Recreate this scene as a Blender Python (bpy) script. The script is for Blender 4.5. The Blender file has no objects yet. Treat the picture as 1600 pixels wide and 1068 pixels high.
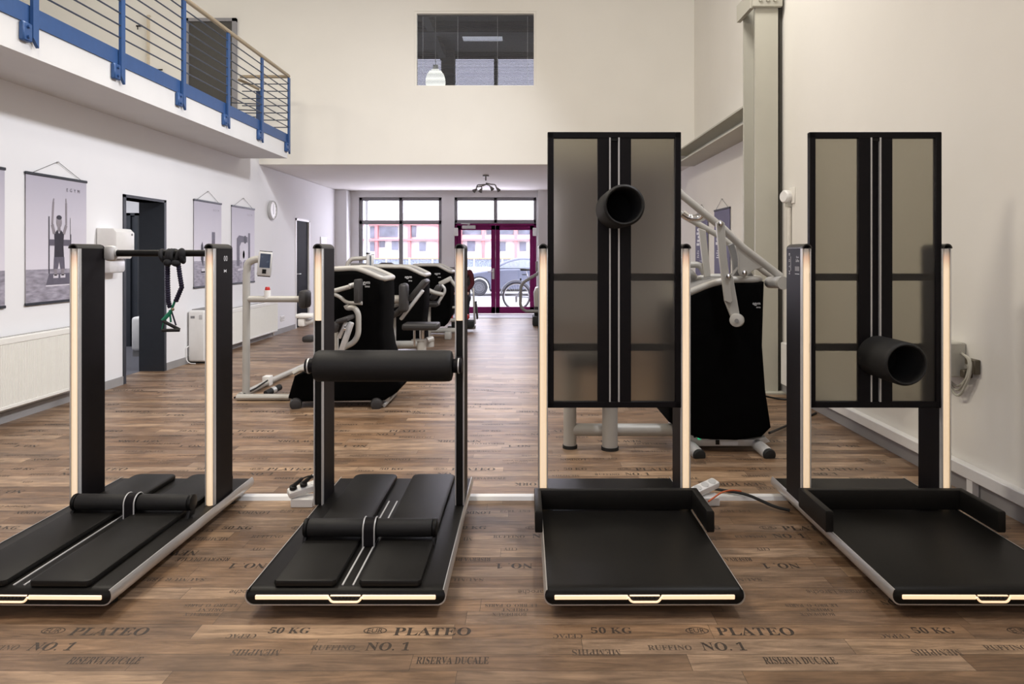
import bpy, bmesh, math, random
from mathutils import Vector, Matrix
random.seed(7)
S = bpy.context.scene
C = S.collection
PI = math.pi

# ------------------------------------------------------------------ camera
F = 1060.0; CX = 824.0; CY = 396.0; H = 1.35
cam = bpy.data.cameras.new('camera')
cam.sensor_width = 36.0
cam.lens = F / 1600 * 36.0
cam.shift_x = -(CX - 800) / 1600
cam.shift_y = -(534 - CY) / 1600
cam.clip_start = 0.05; cam.clip_end = 300
camo = bpy.data.objects.new('camera', cam)
camo.location = (0, 0, H); camo.rotation_euler = (PI / 2, 0, 0)
C.objects.link(camo); S.camera = camo

# ------------------------------------------------------------------ colour management, world, lamps
S.view_settings.view_transform = 'Standard'
S.view_settings.look = 'None'
S.view_settings.exposure = 0.0
S.view_settings.gamma = 1.0
S.view_settings.use_curve_mapping = False

w = bpy.data.worlds.new('World'); S.world = w; w.use_nodes = True
bg = w.node_tree.nodes['Background']
bg.inputs[0].default_value = (0.90, 0.89, 1.0, 1); bg.inputs[1].default_value = 5.5

def lamp(name, loc, target, sx, sy, power, col, spread=None):
    l = bpy.data.lights.new(name, 'AREA'); l.shape = 'RECTANGLE'; l.size = sx; l.size_y = sy
    l.energy = power; l.color = col
    if spread: l.spread = spread
    o = bpy.data.objects.new(name, l); C.objects.link(o)
    o.location = loc
    o.rotation_euler = (Vector(target) - Vector(loc)).to_track_quat('-Z', 'Y').to_euler()
    return o
# unseen hall lights under the high ceiling, wall lamps high on the right-hand columns, added cool fill behind the camera
lamp('unseen_hall_light', (-1.9, 2.4, 4.9), (-0.9, 3.4, 0.2), 0.7, 0.7, 78, (1.0, 0.90, 0.74))
lamp('unseen_hall_light', (-3.25, 5.4, 5.5), (-1.6, 5.4, 0), 0.8, 0.8, 140, (1.0, 0.92, 0.79))
lamp('wall_lamp', (2.1, 3.0, 4.95), (-3.6, 4.4, 1.2), 0.45, 0.45, 88, (0.92, 0.94, 1.0), math.radians(130))
lamp('wall_lamp', (2.1, 7.2, 5.05), (-3.9, 7.7, 1.0), 0.45, 0.45, 100, (0.93, 0.94, 1.0), math.radians(110))
lamp('unseen_hall_light', (1.15, 5.2, 5.6), (1.0, 9.6, 2.6), 0.9, 0.9, 115, (1.0, 0.96, 0.90))  # added fill that brightens the upper back wall
lamp('gallery_fill', (-6.0, 6.6, 5.5), (-5.6, 8.6, 3.2), 0.8, 0.8, 40, (1.0, 0.92, 0.80))  # unseen fill, added to lift the gallery wall
lamp('sideroom_fill', (-5.8, 8.4, 2.5), (-5.8, 8.5, 0), 0.8, 0.8, 45, (0.95, 0.95, 1.0))  # unseen light added to brighten the side room
lamp('front_fill', (-2.0, -1.5, 2.6), (-2.6, 6.0, 1.6), 4.0, 3.0, 82, (0.88, 0.87, 1.0))  # added area light; the wall behind it is solid
lamp('far_window_daylight', (-1.8, 15.0, 1.9), (-1.8, 4.0, 0.2), 3.8, 1.4, 65, (0.89, 0.85, 1.0))
# ------------------------------------------------------------------ helpers
def P(x, y, Y):
    return Vector(((x - CX) / F * Y, Y, H - (y - CY) / F * Y))
def PX(x, Y): return (x - CX) / F * Y
def PZ(y, Y): return H - (y - CY) / F * Y
def PF(x, y, z=0.0):                                   # point at height z seen at pixel x, y
    Y = (H - z) * F / (y - CY)
    return Vector(((x - CX) / F * Y, Y, z))

ROOTM = {}
class MB:
    def __init__(s): s.v = []; s.f = []; s.m = []
    def add(s, vs, fs, mi=0):
        b = len(s.v); s.v += [Vector(v) for v in vs]
        for f in fs: s.f.append([b + i for i in f]); s.m.append(mi)
        return s
    def add_bm(s, bm, mi=0):
        bm.verts.index_update()
        s.add([v.co.copy() for v in bm.verts], [[v.index for v in f.verts] for f in bm.faces], mi); bm.free(); return s
    def box(s, x0, x1, y0, y1, z0, z1, bev=0, mi=0, seg=2, mat=None):
        bm = bmesh.new(); bmesh.ops.create_cube(bm, size=1)
        for v in bm.verts:
            v.co = Vector(((x0 + x1) / 2 + v.co.x * (x1 - x0), (y0 + y1) / 2 + v.co.y * (y1 - y0), (z0 + z1) / 2 + v.co.z * (z1 - z0)))
        if bev: bmesh.ops.bevel(bm, geom=bm.edges[:], offset=bev, segments=seg, profile=0.5, affect='EDGES')
        if mat is not None: bm.transform(mat)
        return s.add_bm(bm, mi)
    def prism(s, poly, a, b, axis='y', bev=0, mi=0, seg=2, flare=None):
        # poly: (u, v) list; axis y -> (u=x, v=z); axis x -> (u=y, v=z); axis z -> (u=x, v=y)
        def mk(u, v, t): return Vector((u, t, v)) if axis == 'y' else Vector((t, u, v)) if axis == 'x' else Vector((u, v, t))
        bm = bmesh.new()
        A = [bm.verts.new(mk(u, v, a)) for u, v in poly]; B = [bm.verts.new(mk(u, v, b)) for u, v in poly]
        n = len(poly)
        bm.faces.new(A); bm.faces.new(B[::-1])
        for i in range(n): bm.faces.new((A[i], B[i], B[(i + 1) % n], A[(i + 1) % n]))
        bmesh.ops.recalc_face_normals(bm, faces=bm.faces[:])
        if bev:
            e = [e for e in bm.edges if (e.verts[0] in A) == (e.verts[1] in A)]
            bmesh.ops.bevel(bm, geom=e, offset=bev, segments=seg, profile=0.5, affect='EDGES', clamp_overlap=True)
        if flare: flare(bm)
        return s.add_bm(bm, mi)
    def tube(s, pts, r, seg=12, fillet=0.0, closed=False, mi=0, cap=True, flat=1.0):
        pts = [Vector(p) for p in pts]
        if fillet and len(pts) > 2:
            out = []; n = len(pts)
            rng = range(n) if closed else range(1, n - 1)
            if not closed: out.append(pts[0])
            for i in rng:
                a, b, c = pts[i - 1], pts[i], pts[(i + 1) % n]
                d1 = (a - b); d2 = (c - b); k = min(fillet, d1.length * .48, d2.length * .48)
                p, q = b + d1.normalized() * k, b + d2.normalized() * k
                for j in range(7):
                    t = j / 6; out.append(p * (1 - t) ** 2 + b * 2 * t * (1 - t) + q * t * t)
            if not closed: out.append(pts[-1])
            pts = out
        n = len(pts); rs = r if isinstance(r, (list, tuple)) else [r] * n
        if len(rs) != n: rs = [rs[0] + (rs[-1] - rs[0]) * i / (n - 1) for i in range(n)]
        tang = []
        for i in range(n):
            if closed: t = pts[(i + 1) % n] - pts[i - 1]
            else: t = pts[min(i + 1, n - 1)] - pts[max(i - 1, 0)]
            tang.append(t.normalized() if t.length > 1e-9 else Vector((0, 0, 1)))
        up = Vector((0, 0, 1)) if abs(tang[0].z) < .9 else Vector((0, 1, 0))
        nrm = (up - tang[0] * up.dot(tang[0])).normalized()
        vs = []; fs = []
        for i in range(n):
            nrm = (nrm - tang[i] * nrm.dot(tang[i])).normalized(); bi = tang[i].cross(nrm)
            for k in range(seg):
                a = 2 * PI * k / seg
                vs.append(pts[i] + (nrm * math.cos(a) + bi * math.sin(a) * flat) * rs[i])
        for i in range(n if closed else n - 1):
            j = (i + 1) % n
            for k in range(seg):
                l = (k + 1) % seg
                fs.append((i * seg + k, i * seg + l, j * seg + l, j * seg + k))
        if cap and not closed:
            fs.append(tuple(range(seg))[::-1]); fs.append(tuple((n - 1) * seg + k for k in range(seg)))
        return s.add(vs, fs, mi)
    def lathe(s, prof, org, axis, seg=28, mi=0, closed=False, arc=2 * PI):
        # prof: (radius, height along axis)
        org = Vector(org); ax = Vector(axis).normalized()
        up = Vector((0, 0, 1)) if abs(ax.z) < .9 else Vector((1, 0, 0))
        e1 = (up - ax * up.dot(ax)).normalized(); e2 = ax.cross(e1)
        vs = []; fs = []; n = len(prof)
        for r, h in prof:
            for k in range(seg):
                a = 2 * PI * k / seg
                vs.append(org + ax * h + (e1 * math.cos(a) + e2 * math.sin(a)) * r)
        for i in range(n if closed else n - 1):
            j = (i + 1) % n
            for k in range(seg):
                l = (k + 1) % seg
                fs.append((i * seg + k, i * seg + l, j * seg + l, j * seg + k))
        if not closed:
            if prof[0][0] > 1e-5: fs.append(tuple(range(seg))[::-1])
            if prof[-1][0] > 1e-5: fs.append(tuple((n - 1) * seg + k for k in range(seg)))
        return s.add(vs, fs, mi)
    def cyl(s, a, b, r, r2=None, seg=20, mi=0, bev=0.0):
        a = Vector(a); b = Vector(b); L = (b - a).length; r2 = r if r2 is None else r2
        if bev:
            pr = [(r - bev, 0), (r - bev * .3, bev * .3), (r, bev), (r2, L - bev), (r2 - bev * .3, L - bev * .3), (r2 - bev, L)]
        else: pr = [(r, 0), (r2, L)]
        return s.lathe(pr, a, b - a, seg, mi)
    def ell(s, c, rx, ry, rz, mi=0, seg=16):
        bm = bmesh.new(); bmesh.ops.create_uvsphere(bm, u_segments=seg, v_segments=max(6, seg // 2), radius=1)
        for v in bm.verts: v.co = Vector((c[0] + v.co.x * rx, c[1] + v.co.y * ry, c[2] + v.co.z * rz))
        return s.add_bm(bm, mi)
    def text(s, body, org, right, up, h, width=None, mi=0, off=0.0, align='C'):
        vs, fs = text_geo(body)
        if not vs: return s
        x0 = min(v[0] for v in vs); x1 = max(v[0] for v in vs); y0 = min(v[1] for v in vs); y1 = max(v[1] for v in vs)
        right = Vector(right).normalized(); up = Vector(up).normalized(); nn = right.cross(up)
        sy = h / max(y1 - y0, 1e-6); sx = width / (x1 - x0) if width else sy
        cx = (x0 + x1) / 2 if align == 'C' else x0
        out = [Vector(org) + right * (v[0] - cx) * sx + up * (v[1] - (y0 + y1) / 2) * sy + nn * off for v in vs]
        return s.add(out, fs, mi)
    def xf(s, M, start=0):
        for i in range(start, len(s.v)): s.v[i] = M @ s.v[i]
        return s
    def build(s, name, mats, parent=None, local=False, smooth=38, origin=None):
        if not isinstance(mats, (list, tuple)): mats = [mats]
        me = bpy.data.meshes.new(name)
        vs = s.v; o = bpy.data.objects.new(name, me)
        if parent is not None:
            root = parent
            while root.parent is not None: root = root.parent
            if not local:
                Mi = ROOTM[root.name].inverted(); vs = [Mi @ v for v in vs]
        elif not local:
            lo = Vector([min(v[i] for v in vs) for i in range(3)]); hi = Vector([max(v[i] for v in vs) for i in range(3)])
            b = origin or Vector(((lo.x + hi.x) / 2, (lo.y + hi.y) / 2, lo.z))
            vs = [v - b for v in vs]; o.location = b
        me.from_pydata([tuple(v) for v in vs], [], s.f)
        for m in mats: me.materials.append(m)
        me.polygons.foreach_set('material_index', s.m)
        me.validate(); 
        bm = bmesh.new(); bm.from_mesh(me); bmesh.ops.recalc_face_normals(bm, faces=bm.faces[:]); bm.to_mesh(me); bm.free()
        if smooth:
            me.polygons.foreach_set('use_smooth', [True] * len(me.polygons))
            me.set_sharp_from_angle(angle=math.radians(smooth))
        me.update()
        C.objects.link(o)
        if parent is None: ROOTM[o.name] = Matrix.Translation(o.location)
        else: o.parent = parent
        return o

_TX = {}
def text_geo(body):
    if body in _TX: return _TX[body]
    cu = bpy.data.curves.new('t', 'FONT'); cu.body = body; cu.size = 1.0; cu.resolution_u = 2; cu.fill_mode = 'FRONT'
    o = bpy.data.objects.new('t', cu); C.objects.link(o)
    dg = bpy.context.evaluated_depsgraph_get(); dg.update()
    ev = o.evaluated_get(dg); me = ev.to_mesh()
    r = ([tuple(v.co) for v in me.vertices], [tuple(p.vertices) for p in me.polygons])
    ev.to_mesh_clear(); bpy.data.objects.remove(o); bpy.data.curves.remove(cu)
    _TX[body] = r; return r

def serif(t):                                          # mathematical bold capitals: a serif face inside the built-in font
    out = ''
    for ch in t:
        if 'A' <= ch <= 'Z': out += chr(0x1D400 + ord(ch) - 65)
        elif 'a' <= ch <= 'z': out += chr(0x1D41A + ord(ch) - 97)
        elif '0' <= ch <= '9': out += chr(0x1D7CE + ord(ch) - 48)
        else: out += ch
    return out

def tag(o, label, cat, group=None):
    o['label'] = label; o['category'] = cat
    if group: o['group'] = group
    return o
def thing(name, label, cat, loc=(0, 0, 0), rz=0.0, group=None):
    o = bpy.data.objects.new(name, None); o.empty_display_size = .1; C.objects.link(o)
    o.location = loc; o.rotation_euler = (0, 0, rz)
    ROOTM[o.name] = Matrix.Translation(Vector(loc)) @ Matrix.Rotation(rz, 4, 'Z')
    return tag(o, label, cat, group)
def struct(o, label=None):
    o['kind'] = 'structure'
    if label: o['label'] = label
    return o
def copy_tree(o, parent=None):
    c = o.copy(); C.objects.link(c)
    if parent is not None: c.parent = parent
    for ch in [x for x in bpy.data.objects if x.parent == o]: copy_tree(ch, c)
    return c

# ------------------------------------------------------------------ materials
def nmat(name):
    m = bpy.data.materials.new(name); m.use_nodes = True
    nt = m.node_tree; b = nt.nodes['Principled BSDF']; return m, nt, b
def PM(name, col, rough=.5, metal=0.0, var=.06, scale=20.0, bump=0.0, bscale=200.0, spec=.5, stretch=None):
    m, nt, b = nmat(name); N = nt.nodes; L = nt.links
    tc = N.new('ShaderNodeTexCoord'); nz = N.new('ShaderNodeTexNoise'); nz.inputs['Scale'].default_value = scale; nz.inputs['Detail'].default_value = 3
    src = tc.outputs['Object']
    if stretch:
        mp = N.new('ShaderNodeMapping'); mp.inputs['Scale'].default_value = stretch; L.new(src, mp.inputs[0]); src = mp.outputs[0]
    L.new(src, nz.inputs['Vector'])
    rp = N.new('ShaderNodeValToRGB'); rp.color_ramp.elements[0].position = .3; rp.color_ramp.elements[1].position = .7
    rp.color_ramp.elements[0].color = (*[c * (1 - var) for c in col], 1); rp.color_ramp.elements[1].color = (*[min(1, c * (1 + var)) for c in col], 1)
    L.new(nz.outputs['Fac'], rp.inputs[0]); L.new(rp.outputs[0], b.inputs['Base Color'])
    b.inputs['Roughness'].default_value = rough; b.inputs['Metallic'].default_value = metal
    b.inputs['Specular IOR Level'].default_value = spec
    if bump:
        n2 = N.new('ShaderNodeTexNoise'); n2.inputs['Scale'].default_value = bscale; L.new(tc.outputs['Object'], n2.inputs['Vector'])
        bp = N.new('ShaderNodeBump'); bp.inputs['Strength'].default_value = bump; bp.inputs['Distance'].default_value = .002
        L.new(n2.outputs['Fac'], bp.inputs['Height']); L.new(bp.outputs[0], b.inputs['Normal'])
    return m
def EM(name, col, strength, base=(.8, .8, .8)):
    m, nt, b = nmat(name)
    b.inputs['Base Color'].default_value = (*base, 1); b.inputs['Emission Color'].default_value = (*col, 1); b.inputs['Emission Strength'].default_value = strength
    return m

M_wall = PM('wall_paint_cream', (.79, .765, .71), .85, var=.015, scale=1.5, bump=.05, bscale=60)
M_wallL = PM('wall_paint_white', (.775, .772, .782), .85, var=.012, scale=1.5, bump=.05, bscale=60)
M_ceil = PM('ceiling_paint', (.78, .76, .74), .9, var=.01, scale=2)
M_ceilhigh = PM('roof_lining', (.62, .60, .56), .9, var=.03, scale=2)
M_concrete = PM('slab_paint', (.66, .655, .65), .8, var=.02, scale=3)
M_skirt = PM('skirting_grey', (.29, .28, .275), .6, var=.05, scale=5)
M_skirtlight = PM('skirting_light', (.52, .49, .48), .6, var=.05, scale=5)
M_anth = PM('anthracite', (.022, .026, .034), .45, var=.05)
M_black = PM('black_powder', (.006, .0056, .0053), .45, var=.1, scale=60, bump=.08, bscale=900, spec=.2)
M_blackfilm = PM('black_panel', (.0075, .0064, .0076), .5, var=.08, scale=40, spec=.12)
M_deck = PM('deck_black', (.0065, .0058, .0050), .45, var=.1, scale=30, bump=.10, bscale=1200, spec=.18)
M_pad = PM('pad_leather', (.0095, .0088, .0080), .45, var=.1, scale=30, bump=.12, bscale=900, spec=.17)
M_foam = PM('foam_black', (.0095, .009, .009), .62, var=.12, scale=80, bump=.25, bscale=700, spec=.35)
M_hollow = PM('foam_inside', (.003, .003, .003), .9, var=.1)
M_fabric = PM('cover_fabric', (.0016, .0015, .0016), .95, var=.25, scale=8, spec=.05)
M_silver = PM('brushed_silver', (.62, .61, .60), .34, .75, var=.04, scale=40, stretch=(60, 1, 1))
M_alu = PM('satin_alu', (.58, .575, .57), .42, .35, var=.03)
M_chrome = PM('chrome', (.75, .75, .75), .12, 1.0, var=.02)
M_capgrey = PM('cap_grey', (.045, .043, .04), .38, .3, var=.05)
M_grey = PM('machine_grey', (.44, .425, .395), .42, .12, var=.03, scale=6)
M_greydark = PM('machine_grey_dark', (.22, .215, .21), .5, .1, var=.04)
M_rubber = PM('rubber_black', (.010, .010, .010), .7, var=.1)
M_padgrey = PM('pad_dark', (.028, .026, .026), .5, var=.1)
M_white = PM('plastic_white', (.78, .77, .75), .4, var=.015)
M_cream = PM('radiator_enamel', (.80, .79, .74), .45, var=.012)
M_beige = PM('junction_beige', (.50, .485, .43), .5, var=.04)
M_blue = PM('rail_blue', (.024, .075, .215), .42, .1, var=.05)
M_bluedark = PM('rail_blue_dark', (.02, .045, .12), .5, .1, var=.05)
M_rod = PM('rail_rod', (.05, .065, .10), .4, .5, var=.05)
M_woodrail = PM('handrail_wood', (.30, .24, .16), .45, var=.12, scale=12, stretch=(1, .1, 1))
M_steel = PM('steel_paint', (.46, .445, .38), .55, var=.025, scale=3)
M_steelshade = PM('steel_paint_shaded', (.36, .35, .31), .6, var=.03, scale=3)  # same paint, darkened for the shade in the column's web recess
M_purple = PM('door_purple', (.18, .011, .095), .5, var=.05, spec=.15)
M_winframe = PM('window_frame_grey', (.27, .265, .28), .5, var=.04, spec=.3)
M_red = PM('red_plastic', (.55, .03, .025), .4, var=.04)
M_redcloth = PM('dark_red_cloth', (.065, .005, .010), .9, var=.1)
M_green = PM('band_green', (.01, .22, .12), .6, var=.1)
M_navy = PM('band_navy', (.010, .007, .026), .85, var=.2, scale=60, bump=.6, bscale=220)
M_orange = PM('cable_orange', (.62, .14, .05), .5, var=.04)
M_ink = PM('white_ink', (.72, .72, .74), .6, var=.02)
M_inkgrey = PM('grey_ink', (.22, .215, .225), .6, var=.02)
M_dado = PM('dado_grey', (.24, .235, .24), .8, var=.02)
M_skin = PM('skin', (.52, .32, .24), .55, var=.05)
M_brown = PM('lock_brown', (.10, .085, .06), .5, .3, var=.1)
M_screen, nt_, b_ = nmat('display_glass')
b_.inputs['Base Color'].default_value = (.01, .012, .02, 1); b_.inputs['Roughness'].default_value = .12
tc_ = nt_.nodes.new('ShaderNodeTexCoord'); nz_ = nt_.nodes.new('ShaderNodeTexNoise'); nz_.inputs['Scale'].default_value = 9
rp_ = nt_.nodes.new('ShaderNodeValToRGB'); rp_.color_ramp.elements[0].position = .5; rp_.color_ramp.elements[0].color = (.02, .035, .07, 1); rp_.color_ramp.elements[1].position = .75; rp_.color_ramp.elements[1].color = (.45, .6, .75, 1)
nt_.links.new(tc_.outputs['Object'], nz_.inputs['Vector']); nt_.links.new(nz_.outputs['Fac'], rp_.inputs[0]); nt_.links.new(rp_.outputs[0], b_.inputs['Emission Color']); b_.inputs['Emission Strength'].default_value = .55

def led(name, z_full, z_end, s):
    m, nt, b = nmat(name); N = nt.nodes; L = nt.links
    b.inputs['Base Color'].default_value = (.72, .68, .62, 1); b.inputs['Roughness'].default_value = .4
    tc = N.new('ShaderNodeTexCoord'); sp = N.new('ShaderNodeSeparateXYZ'); L.new(tc.outputs['Object'], sp.inputs[0])
    mr = N.new('ShaderNodeMapRange'); mr.inputs['From Min'].default_value = z_full; mr.inputs['From Max'].default_value = z_end
    L.new(sp.outputs['Z'], mr.inputs['Value'])
    rp = N.new('ShaderNodeValToRGB'); e = rp.color_ramp.elements
    e[0].position = 0; e[0].color = (1.0, .70, .41, 1); e[1].position = 1; e[1].color = (.0, .0, .0, 1)
    x = e.new(.55); x.color = (.62, .30, .14, 1)
    L.new(mr.outputs[0], rp.inputs[0]); L.new(rp.outputs[0], b.inputs['Emission Color']); b.inputs['Emission Strength'].default_value = s
    return m
M_led = led('led_post', 1.27, 1.365, .62)
M_ledfront = EM('led_front', (1.0, .60, .29), .92)
M_glow = EM('pendant_glass', (1.0, .97, .80), 2.2)

def glass(name, tint=(1, 1, 1), gl=.06):
    m = bpy.data.materials.new(name); m.use_nodes = True; nt = m.node_tree; N = nt.nodes; N.remove(N['Principled BSDF'])
    t = N.new('ShaderNodeBsdfTransparent'); t.inputs[0].default_value = (*tint, 1)
    g = N.new('ShaderNodeBsdfGlossy'); g.inputs['Roughness'].default_value = .03
    mx = N.new('ShaderNodeMixShader'); mx.inputs[0].default_value = gl
    fr = N.new('ShaderNodeLayerWeight'); fr.inputs[0].default_value = .15
    mt = N.new('ShaderNodeMath'); mt.operation = 'MULTIPLY_ADD'; mt.inputs[1].default_value = .35; mt.inputs[2].default_value = gl
    nt.links.new(fr.outputs['Facing'], mt.inputs[0]); nt.links.new(mt.outputs[0], mx.inputs[0])
    nt.links.new(t.outputs[0], mx.inputs[1]); nt.links.new(g.outputs[0], mx.inputs[2])
    nt.links.new(mx.outputs[0], N['Material Output'].inputs[0]); return m
M_glass = glass('window_glass', (.97, .98, 1.0), .03)
M_glassoffice = glass('office_glass', (.9, .92, .95), .05)

def mesh_cloth(name):
    m = bpy.data.materials.new(name); m.use_nodes = True; nt = m.node_tree; N = nt.nodes; b = N['Principled BSDF']
    b.inputs['Base Color'].default_value = (.035, .032, .028, 1); b.inputs['Roughness'].default_value = .6
    tc = N.new('ShaderNodeTexCoord'); nz = N.new('ShaderNodeTexNoise'); nz.inputs['Scale'].default_value = 400
    rp = N.new('ShaderNodeValToRGB'); rp.color_ramp.elements[0].color = (.026, .024, .021, 1); rp.color_ramp.elements[1].color = (.046, .042, .036, 1)
    nt.links.new(tc.outputs['Object'], nz.inputs['Vector']); nt.links.new(nz.outputs['Fac'], rp.inputs[0]); nt.links.new(rp.outputs[0], b.inputs['Base Color'])
    r = N.new('ShaderNodeBsdfRefraction'); r.inputs['Color'].default_value = (.95, .90, .74, 1); r.inputs['Roughness'].default_value = .62; r.inputs['IOR'].default_value = 1.12
    mx = N.new('ShaderNodeMixShader'); mx.inputs[0].default_value = .35
    nt.links.new(b.outputs[0], mx.inputs[1]); nt.links.new(r.outputs[0], mx.inputs[2]); nt.links.new(mx.outputs[0], N['Material Output'].inputs[0]); return m
M_net = mesh_cloth('board_mesh_fabric')

def floor_mat():
    m, nt, b = nmat('stamped_plank_floor'); N = nt.nodes; L = nt.links
    tc = N.new('ShaderNodeTexCoord')
    # random end joints: every plank row is shifted by its own amount
    sx = N.new('ShaderNodeSeparateXYZ'); L.new(tc.outputs['Object'], sx.inputs[0])
    rd = N.new('ShaderNodeMath'); rd.operation = 'DIVIDE'; rd.inputs[1].default_value = .0915; L.new(sx.outputs['Y'], rd.inputs[0])
    rf = N.new('ShaderNodeMath'); rf.operation = 'FLOOR'; L.new(rd.outputs[0], rf.inputs[0])
    wn = N.new('ShaderNodeTexWhiteNoise'); wn.noise_dimensions = '1D'; L.new(rf.outputs[0], wn.inputs['W'])
    ad = N.new('ShaderNodeMath'); ad.operation = 'MULTIPLY_ADD'; ad.inputs[1].default_value = .92; L.new(wn.outputs['Value'], ad.inputs[0]); L.new(sx.outputs['X'], ad.inputs[2])
    cb = N.new('ShaderNodeCombineXYZ'); L.new(ad.outputs[0], cb.inputs[0]); L.new(sx.outputs['Y'], cb.inputs[1])
    br = N.new('ShaderNodeTexBrick'); br.offset = 0; br.inputs['Scale'].default_value = 1
    br.inputs['Brick Width'].default_value = .92; br.inputs['Row Height'].default_value = .0915; br.inputs['Mortar Size'].default_value = .0008
    br.inputs['Color1'].default_value = (.0, .0, .0, 1); br.inputs['Color2'].default_value = (1, 1, 1, 1); br.inputs['Mortar'].default_value = (.35, .35, .35, 1)
    L.new(cb.outputs[0], br.inputs['Vector'])
    rp = N.new('ShaderNodeValToRGB'); e = rp.color_ramp.elements
    e[0].position = 0; e[0].color = (.155, .092, .050, 1); e[1].position = 1; e[1].color = (.40, .275, .172, 1)
    for p, c in ((.3, (.27, .172, .102, 1)), (.55, (.195, .126, .079, 1)), (.75, (.32, .226, .152, 1))):
        x = e.new(p); x.color = c
    L.new(br.outputs['Color'], rp.inputs[0])
    mp = N.new('ShaderNodeMapping'); mp.inputs['Scale'].default_value = (2.2, 22, 1); L.new(tc.outputs['Object'], mp.inputs[0])
    # shift the grain per plank
    vm = N.new('ShaderNodeVectorMath'); vm.operation = 'MULTIPLY_ADD'; vm.inputs[1].default_value = (7, 5, 9); L.new(br.outputs['Color'], vm.inputs[0]); L.new(mp.outputs[0], vm.inputs[2])
    n1 = N.new('ShaderNodeTexNoise'); n1.inputs['Scale'].default_value = 1.5; n1.inputs['Detail'].default_value = 9; n1.inputs['Roughness'].default_value = .68; n1.inputs['Distortion'].default_value = 1.1
    L.new(vm.outputs[0], n1.inputs['Vector'])
    r1 = N.new('ShaderNodeValToRGB'); r1.color_ramp.elements[0].position = .28; r1.color_ramp.elements[0].color = (.42, .40, .38, 1); r1.color_ramp.elements[1].position = .72; r1.color_ramp.elements[1].color = (1.30, 1.28, 1.26, 1)
    L.new(n1.outputs['Fac'], r1.inputs[0])
    mu = N.new('ShaderNodeMix'); mu.data_type = 'RGBA'; mu.blend_type = 'MULTIPLY'; mu.inputs[0].default_value = 1
    L.new(rp.outputs[0], mu.inputs[6]); L.new(r1.outputs[0], mu.inputs[7])
    n2 = N.new('ShaderNodeTexNoise'); n2.inputs['Scale'].default_value = 3.2; n2.inputs['Detail'].default_value = 5
    mp2 = N.new('ShaderNodeMapping'); mp2.inputs['Scale'].default_value = (1.6, 4.5, 1); L.new(tc.outputs['Object'], mp2.inputs[0]); L.new(mp2.outputs[0], n2.inputs['Vector'])
    r2 = N.new('ShaderNodeValToRGB'); r2.color_ramp.elements[0].position = .3; r2.color_ramp.elements[0].color = (.66, .63, .62, 1); r2.color_ramp.elements[1].position = .65; r2.color_ramp.elements[1].color = (1.12, 1.1, 1.08, 1)
    L.new(n2.outputs['Fac'], r2.inputs[0])
    mu2 = N.new('ShaderNodeMix'); mu2.data_type = 'RGBA'; mu2.blend_type = 'MULTIPLY'; mu2.inputs[0].default_value = 1
    L.new(mu.outputs[2], mu2.inputs[6]); L.new(r2.outputs[0], mu2.inputs[7])
    # darker joints
    mu3 = N.new('ShaderNodeMix'); mu3.data_type = 'RGBA'; mu3.inputs[7].default_value = (.05, .034, .022, 1)
    L.new(br.outputs['Fac'], mu3.inputs[0]); L.new(mu2.outputs[2], mu3.inputs[6])
    L.new(mu3.outputs[2], b.inputs['Base Color'])
    b.inputs['Roughness'].default_value = .42
    bp = N.new('ShaderNodeBump'); bp.inputs['Strength'].default_value = .18; bp.inputs['Distance'].default_value = .002; L.new(n1.outputs['Fac'], bp.inputs['Height']); L.new(bp.outputs[0], b.inputs['Normal'])
    return m
M_floor = floor_mat()
M_stamp = PM('floor_stamp_ink', (.040, .028, .020), .5, var=.4, scale=60)
M_stampfaint = PM('floor_stamp_faint', (.080, .055, .038), .5, var=.4, scale=60)
# ------------------------------------------------------------------ floor with its stamped lettering
LX, RX = -4.18, 2.49
fl = MB()
fl.add([(-4.44, -1.6, 0), (2.8, -1.6, 0), (2.8, 15.25, 0), (-4.44, 15.25, 0)], [(0, 1, 2, 3)], 0)
def stamp(t, X, Y, wd, h, up=1, mi=1, z=.0006):
    fl.text(t, (X, Y, z), (up, 0, 0), (0, up, 0), h, wd, mi)
BASE = [(serif('PLATEO'), -.339, 2.425, .275, .052, 1, 1), ('EUR', -.545, 2.430, .055, .028, 1, 1), (serif('50 KG'), -.852, 2.432, .147, .040, 1, 1),
        (serif('NO. 1'), -.479, 2.333, .150, .050, 1, 1), (serif('RUFFINO'), -.665, 2.325, .150, .030, 1, 2), (serif('RISERVA DUCALE'), -.248, 2.252, .240, .040, 1, 1),
        (serif('CEPAC'), -1.01, 2.395, .105, .026, -1, 2), (serif('MEMPHIS'), -.919, 2.297, .165, .036, -1, 2),
        (serif('LE BRO. O. PARIS'), -1.215, 2.604, .20, .022, -1, 2), (serif('ORIENT'), -1.20, 2.572, .10, .022, -1, 2), (serif('BORDEAUX'), -1.22, 2.540, .13, .022, -1, 2),
        ('Domaine Laroche', -1.06, 2.707, .26, .036, -1, 2), (serif('SAUMUR 1895'), -.312, 2.81, .26, .028, -1, 2), (serif('NO. 1'), -1.21, 2.934, .16, .050, -1, 1),
        (serif('RISERVA DUCALE'), -1.433 + 1.153, 2.996, .235, .036, -1, 1), (serif('CITY'), -1.23, 3.10, .06, .03, -1, 2),
        (serif('LONDON'), -.853, 2.625, .17, .036, -1, 1), (serif('EST. 1872'), -.64, 2.645, .16, .032, -1, 2), (serif('NEW YORK'), -.494, 3.06, .32, .052, -1, 1)]
def blocked(X, Y): return False
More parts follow.
